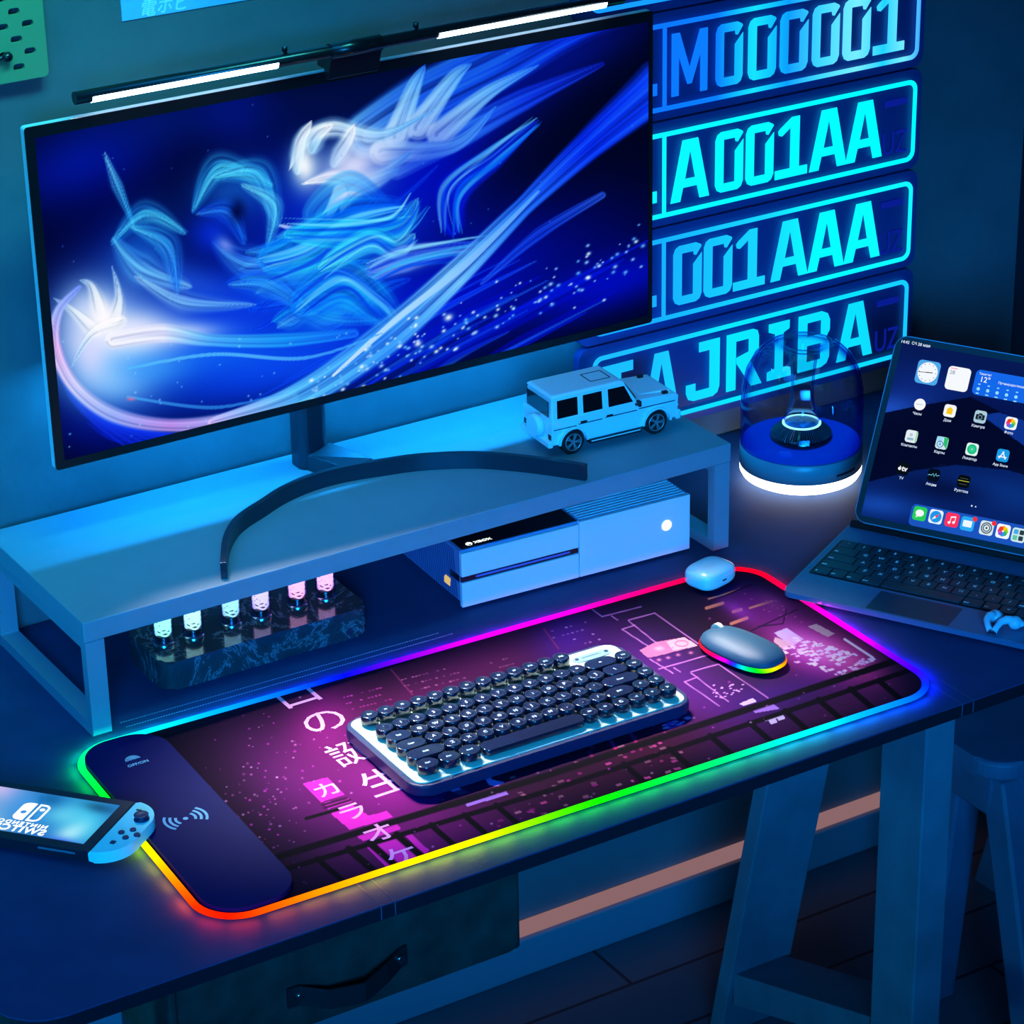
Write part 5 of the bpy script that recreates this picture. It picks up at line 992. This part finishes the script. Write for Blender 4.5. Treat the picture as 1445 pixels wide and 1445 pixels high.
icon(1437.5, 755.5, (205, 232, 240), 'icon grid tile', [([rrect(-.0078, .001, -.001, .0078, .001)], (70, 170, 225)), ([rrect(-.0078, -.0078, -.001, -.001, .001)], (90, 200, 170)), ([rrect(.001, .001, .0078, .0078, .001)], (40, 60, 70)), ([rrect(.001, -.0078, .0078, -.001, .001)], (40, 60, 70))], DS)
MB().text('14:42  Сб 28 мая', .0052, .0002, M=tpx(1271.5, 481.8) @ Matrix.Translation((0, 0, .0001)), ax='LEFT', offset=.00006).build('caption', E_('215_232_255', (215, 232, 255)), tb_)
# ================================================================ earbuds on the palm rest
m_bud = mat('earbud_white', (205, 232, 250), .25, coat=.4)
def earbud(x, y, a, label):
    u, v = FP.uv(x, y); M_ = MF @ Matrix.Translation((u, v, ZT + .0003)) @ Matrix.Rotation(math.radians(a), 4, 'Z') @ Matrix.Scale(1.22, 4)
    t = thing('earbud', label, 'earbud', M_, 'earbuds on the tablet keyboard')
    MB().sphere((0, 0, .0068), .0068, sc=(1, 1.1, .95)).tube([(-.002, -.002, .0095), (-.0075, -.004, .0098), (-.0115, -.009, .0085), (-.0125, -.016, .0058), (-.0125, -.0235, .0036)], [.0045, .0042, .0034, .003, .003], 14).build('shell', m_bud, t)
    MB().sphere((.0052, .002, .006), .0036, sc=(1, 1, .9)).build('ear_tip', m_bud, t); MB().cyl((-.0125, -.0232, .0037), (-.0125, -.0246, .0033), .003, n=14).build('stem_tip', m_chrome, t)
earbud(1404, 879, 38, 'left white earbud lying on the dark palm rest, its stem pointing towards the viewer')
earbud(1432, 888, -2, 'right white earbud at the photo edge on the dark palm rest')
# ================================================================ handheld console
es = np.array([.61, -.792, 0.]); ds = np.array([.792, .61, 0.]); tl = .030
ea = es * math.cos(tl) + np.array([0, 0, math.sin(tl)])
W0 = es * (-.1315) + ds * .0525
HP = Plane((W0[0], W0[1], .0100), ea, ds); MH = HP.M()
hc = thing('handheld_console', 'handheld game console with bright screen and blue side controller at the left desk edge', 'handheld console', MH)
HZ = .0130; LT, LH = .240, .1055; JW = .0355
m_joy = mat('joy_blue', (150, 255, 255), .45); m_hb = mat('console_black', (22, 34, 46), .4)
jo = [(-JW, 0)] + [(-.036 + .036 * math.cos(math.radians(a)), .036 + .036 * math.sin(math.radians(a))) for a in range(-90, 1, 9)][1:] + [(-.036 + .036 * math.cos(math.radians(a)), LH - .036 + .036 * math.sin(math.radians(a))) for a in range(0, 91, 9)]
jo[0] = (-.036, 0); jo = [p for p in jo if p[0] > -.0361]
jc = MB().prism(jo, 0, HZ, bev=.003, seg=3).build('side_controller', m_joy, hc, 'bright blue side controller')
MB().box((-LT, .0005, .0002), (-.0363, LH - .0005, HZ - .0003), .001).build('body', m_hb, hc)
MB().box((-.034 - .0600, -.0004, .0075), (-.034 - .0175, .0010, .0095)).build('vent_strip', mat('vent_grey', (90, 120, 135), .4), hc)
def hpx(x, y): return HP.uv(x, y, HZ)
sA = hpx(167, 1139); sB = hpx(114.6, 1198); sx1 = (sA[0] + sB[0]) / 2 - .001
def hscreen(u, v):
    P = np.stack([-LT + .037 + u * (sx1 + LT - .037), .0125 + v * (LH - .025), np.full_like(u, HZ + .0001)], 1)
    W3 = HP.O + P[:, :1] * HP.a + P[:, 1:2] * HP.b + P[:, 2:] * HP.n; X, Y = px(W3); p = Paint(X, Y, (40, 120, 200)); B = p.blob
    B(0, 1110, 40, 30, (225, 190, 240), .95); B(-20, 1160, 40, 40, (150, 200, 235), .8); B(40, 1140, 40, 30, (60, 160, 235), .7); B(120, 1160, 40, 40, (60, 200, 240), .95); B(100, 1175, 30, 14, (190, 245, 255), .8, rot=-25)
    B(140, 1140, 26, 8, (20, 70, 110), .7, rot=10); B(90, 1150, 30, 16, (110, 220, 245), .7); B(90, 1192, 26, 9, (20, 60, 235), .9, rot=14); B(115, 1196, 16, 6, (90, 170, 255), .8, rot=20); B(72, 1128, 20, 12, (10, 90, 150), .6)
    p.poly([(58, 1122), (64, 1124), (30, 1186), (24, 1185)], (20, 110, 190), .35)
    return P, p.C
grid('screen', hscreen, 90, 50, attr_mat('handheld_glow', 1.0), hc)
m_ht = emit('handheld_white', (250, 254, 255), 1.3)
c = hpx(45.5, 1146.5); LM = Matrix.Translation((c[0], c[1], HZ + .0002)) @ Matrix.Diagonal((-1, 1, 1, 1)); k_ = .0172
mb = MB(); s_ = k_
Lp_ = [(-.06 * s_, -s_), (-.06 * s_, s_)] + arc(-.45 * s_, .55 * s_, .45 * s_, 90, 180, 8) + arc(-.45 * s_, -.55 * s_, .45 * s_, 180, 270, 8)
Rp_ = [(.12 * s_, s_), (.12 * s_, -s_)] + arc(.5 * s_, -.55 * s_, .45 * s_, 270, 360, 8) + arc(.5 * s_, .55 * s_, .45 * s_, 0, 90, 8)
s2 = .82; Rm = np.mean(np.array(Rp_), 0)
mb.flat([[(x + .02 * s_, y) for x, y in Rp_], circ(.54 * s_, -.1 * s_, .2 * s_, 14)], .0002, M=LM)
inner = [(-.20 * s_, -.82 * s_), (-.20 * s_, .82 * s_)] + arc(-.48 * s_, .55 * s_, .27 * s_, 90, 180, 8) + arc(-.48 * s_, -.55 * s_, .27 * s_, 180, 270, 8)
mb.flat([Lp_, inner], .0002, M=LM).flat([circ(-.48 * s_, .42 * s_, .17 * s_, 14)], .0002, M=LM)
mb.text('NINTENDO', .0092, .0002, M=LM @ Matrix.Translation((-.002, -.0238, 0)), offset=.0003, space=1.3).text('SWITCH', .0158, .0002, M=LM @ Matrix.Translation((-.002, -.0345, 0)), offset=.0005, space=1.12)
mb.build('screen_logo', m_ht, hc, 'white mirrored emblem and words on the screen')
m_btn = mat('button_dark', (18, 48, 84), .4)
c = hpx(200, 1156); MB().lathe([(.0001, 0), (.0082, 0), (.0082, .001), (.0045, .0012), (.0045, .0042), (.0074, .005), (.0078, .0062), (.0070, .0068), (.0045, .0060), (.0001, .0060)], (c[0], c[1], HZ - .0004), 28).build('thumb_stick', m_btn, jc, 'dark thumb stick')
for x, y in ((171.4, 1175.2), (187.8, 1171.5), (177.3, 1182.5), (193.3, 1178.6)):
    c = hpx(x, y); MB().cyl((c[0], c[1], HZ - .001), (c[0], c[1], HZ + .0014), .0036, .0033, 20).build('button', m_btn, jc)
c = hpx(159.4, 1189); MB().box((c[0] - .0027, c[1] - .0027, HZ - .001), (c[0] + .0027, c[1] + .0027, HZ + .001), .0004).build('capture_button', m_btn, jc)
c = hpx(196.4, 1143.6); MB().box((c[0] - .003, c[1] - .0008, HZ - .001), (c[0] + .003, c[1] + .0008, HZ + .0009)).build('minus_button', m_btn, jc)
# ================================================================ glass speaker
scx, scy, SR = 1.128, .541, .0805
sp = thing('glass_speaker', 'round speaker with clear glass dome and glowing white base ring on the desk', 'speaker', (scx, scy, 0))
MB().lathe([(.0001, .0015), (SR - .022, .0015), (SR - .010, .0025), (SR - .0035, .006), (SR - .0006, .0115), (SR - .0002, .0205), (.0001, .0205)], n=72).build('light_ring', emit('ring_white', (255, 246, 236), 4.5), sp, 'glowing white base ring')
MB().lathe([(.0001, .0205), (SR, .0205), (SR, .0465), (SR - .0015, .0475), (.0001, .0475)], n=72).build('band', mat('speaker_band', (96, 140, 155), .35), sp, 'plain grey band')
for k in range(3):
    a = math.radians(-115 + 120 * k); MB().cyl((math.cos(a) * .058, math.sin(a) * .058, 0), (math.cos(a) * .058, math.sin(a) * .058, .004), .007, n=14).build('rubber_foot', m_rub, sp)
a = math.radians(-92); mb = MB()
for k in range(8):
    t = a + k * .055; t2 = t + .056; R0, R1 = SR - .001, SR + .0004
    mb.hexa([(R0 * math.cos(t), R0 * math.sin(t), .0275), (R1 * math.cos(t), R1 * math.sin(t), .0275), (R1 * math.cos(t2), R1 * math.sin(t2), .0275), (R0 * math.cos(t2), R0 * math.sin(t2), .0275), (R0 * math.cos(t), R0 * math.sin(t), .0305), (R1 * math.cos(t), R1 * math.sin(t), .0305), (R1 * math.cos(t2), R1 * math.sin(t2), .0305), (R0 * math.cos(t2), R0 * math.sin(t2), .0305)])
mb.build('control_slot', m_hb, sp)
MB().lathe([(.0001, .0475), (SR - .004, .0475), (SR - .004, .0515), (SR - .008, .0525), (.05, .0495), (.0001, .0495)], n=64).build('inner_floor', emit('floor_blue', (0, 52, 215), .85), sp, 'blue lit floor inside the dome')
prof = []
Ro = SR - .0005
outer = [(Ro, .0478), (Ro, .10), (Ro - .0012, .125), (Ro - .006, .148), (Ro - .016, .168), (Ro - .030, .182), (Ro - .045, .188), (.026, .1875), (.0195, .182), (.0165, .172), (.0145, .158), (.0125, .140), (.0115, .120), (.0125, .104), (.0150, .092), (.019, .082)]
inner = [(.0174, .0810), (.0133, .0910), (.0107, .1035), (.0097, .120), (.0107, .1405), (.0126, .1585), (.0146, .1730), (.0180, .1838), (.0255, .1855)] 
dome = [(Ro, .0478), (Ro, .10), (Ro - .0012, .125), (Ro - .006, .148), (Ro - .016, .168), (Ro - .030, .182), (Ro - .043, .188), (.027, .188), (.0205, .184), (.0175, .176), (.0155, .162), (.0135, .144), (.0125, .124), (.0135, .106), (.0165, .092), (.0225, .080),
        (.0240, .081), (.0182, .093), (.0153, .1065), (.0145, .124), (.0155, .1435), (.0175, .1605), (.0195, .1735), (.0225, .1795), (.0280, .1835), (Ro - .044, .1838), (Ro - .032, .1785), (Ro - .0185, .1655), (Ro - .0085, .146), (Ro - .0036, .124), (Ro - .0024, .10), (Ro - .0024, .0478)]
m_dome = shell_glass('dome_glass', (.05, .13, .9), (.35, .55, 1))
MB().lathe(dome, n=80, closed=True).build('glass_dome', m_dome, sp, 'clear glass dome with a funnel in its centre')
cone = MB().lathe([(.0001, .0495), (.034, .0495), (.041, .0545), (.0415, .058), (.038, .063), (.0265, .0735), (.0255, .0745), (.0001, .0745)], n=64)
cn_ = cone.build('center_cone', m_gb, sp, 'black ribbed cone')
mb = MB()
for k in range(72):
    t = 2 * PI * k / 72; c_, s_ = math.cos(t), math.sin(t); nx, ny_ = -s_ * .0006, c_ * .0006
    q = [(.0275, .0735), (.0395, .0625)]
    (r0, z0), (r1, z1) = q
    mb.hexa([(r0 * c_ - nx, r0 * s_ - ny_, z0 - .001), (r1 * c_ - nx, r1 * s_ - ny_, z1 - .001), (r1 * c_ + nx, r1 * s_ + ny_, z1 - .001), (r0 * c_ + nx, r0 * s_ + ny_, z0 - .001), (r0 * c_ - nx, r0 * s_ - ny_, z0 + .001), (r1 * c_ - nx, r1 * s_ - ny_, z1 + .001), (r1 * c_ + nx, r1 * s_ + ny_, z1 + .001), (r0 * c_ + nx, r0 * s_ + ny_, z0 + .001)])
mb.build('cone_ribs', mat('rib_metal', (70, 110, 125), .25, .7), cn_)
MB().lathe([(.0225, .0746), (.0255, .0746), (.0255, .0762), (.0225, .0762)], n=48, closed=True).build('glow_ring', emit('ring_cyan', (150, 240, 255), 1.5), sp, 'glowing pale cyan ring')
MB().lathe([(.0001, .0745), (.0222, .0745), (.0222, .0755), (.0001, .0750)], n=40).build('driver', mat('driver_cyan', (30, 130, 190), .3, .3, noise=.7, nscale=90), sp)
# ================================================================ light
def area(name, loc, target, sx, sy, power, rgb, spread=180, parent=None):
    l = bpy.data.lights.new(name, 'AREA'); l.shape = 'RECTANGLE'; l.size = sx; l.size_y = sy; l.energy = power; l.color = lin(rgb); l.spread = math.radians(spread)
    o = bpy.data.objects.new(name, l); COL.objects.link(o); o.location = loc
    d = Vector(target) - Vector(loc); o.rotation_euler = d.to_track_quat('-Z', 'X' if False else 'Y').to_euler(); return o
L1 = area('back_light', (.52, .655, .332), (.52, .640, .14), .72, .012, 4.2, (20, 165, 252))
L2 = area('screen_bar_light', (.5, .575, .655), (.47, .19, 0), .66, .012, 1.9, (250, 246, 246), 28)
L3 = area('room_light', (-1.2, -.25, 2.3), (.5, .3, 0), 1.2, 1., 20, (16, 148, 246))
L4 = area('front_fill', (-.9, -2.3, .95), (.6, .46, .06), 1.6, .8, 9., (14, 150, 245), 29)  # added fill without a real lamp, brightens the console and other front faces
L5 = area('wall_wash_fill', (.10, .05, 1.6), (-.0, .712, .85), .9, .2, 7., (55, 200, 205), 80)  # unseen wash added overhead to lift the upper left wall and poster
L6 = area('under_desk_fill', (-1.5, .38, -.36), (1., .62, -.36), .3, .3, 13, (14, 158, 205))  # unseen fill added low at the left for the wall and trestle sides
w = bpy.data.worlds.new('night'); SC.world = w; w.use_nodes = True; w.node_tree.nodes['Background'].inputs[0].default_value = (.004, .02, .05, 1); w.node_tree.nodes['Background'].inputs[1].default_value = 1.0
vs = SC.view_settings; vs.view_transform = 'Standard'; vs.look = 'None'; vs.exposure = 0; vs.gamma = 1; vs.use_curve_mapping = False
SC.cycles.use_denoising = True; SC.cycles.max_bounces = 10; SC.cycles.caustics_refractive = False; SC.cycles.caustics_reflective = False
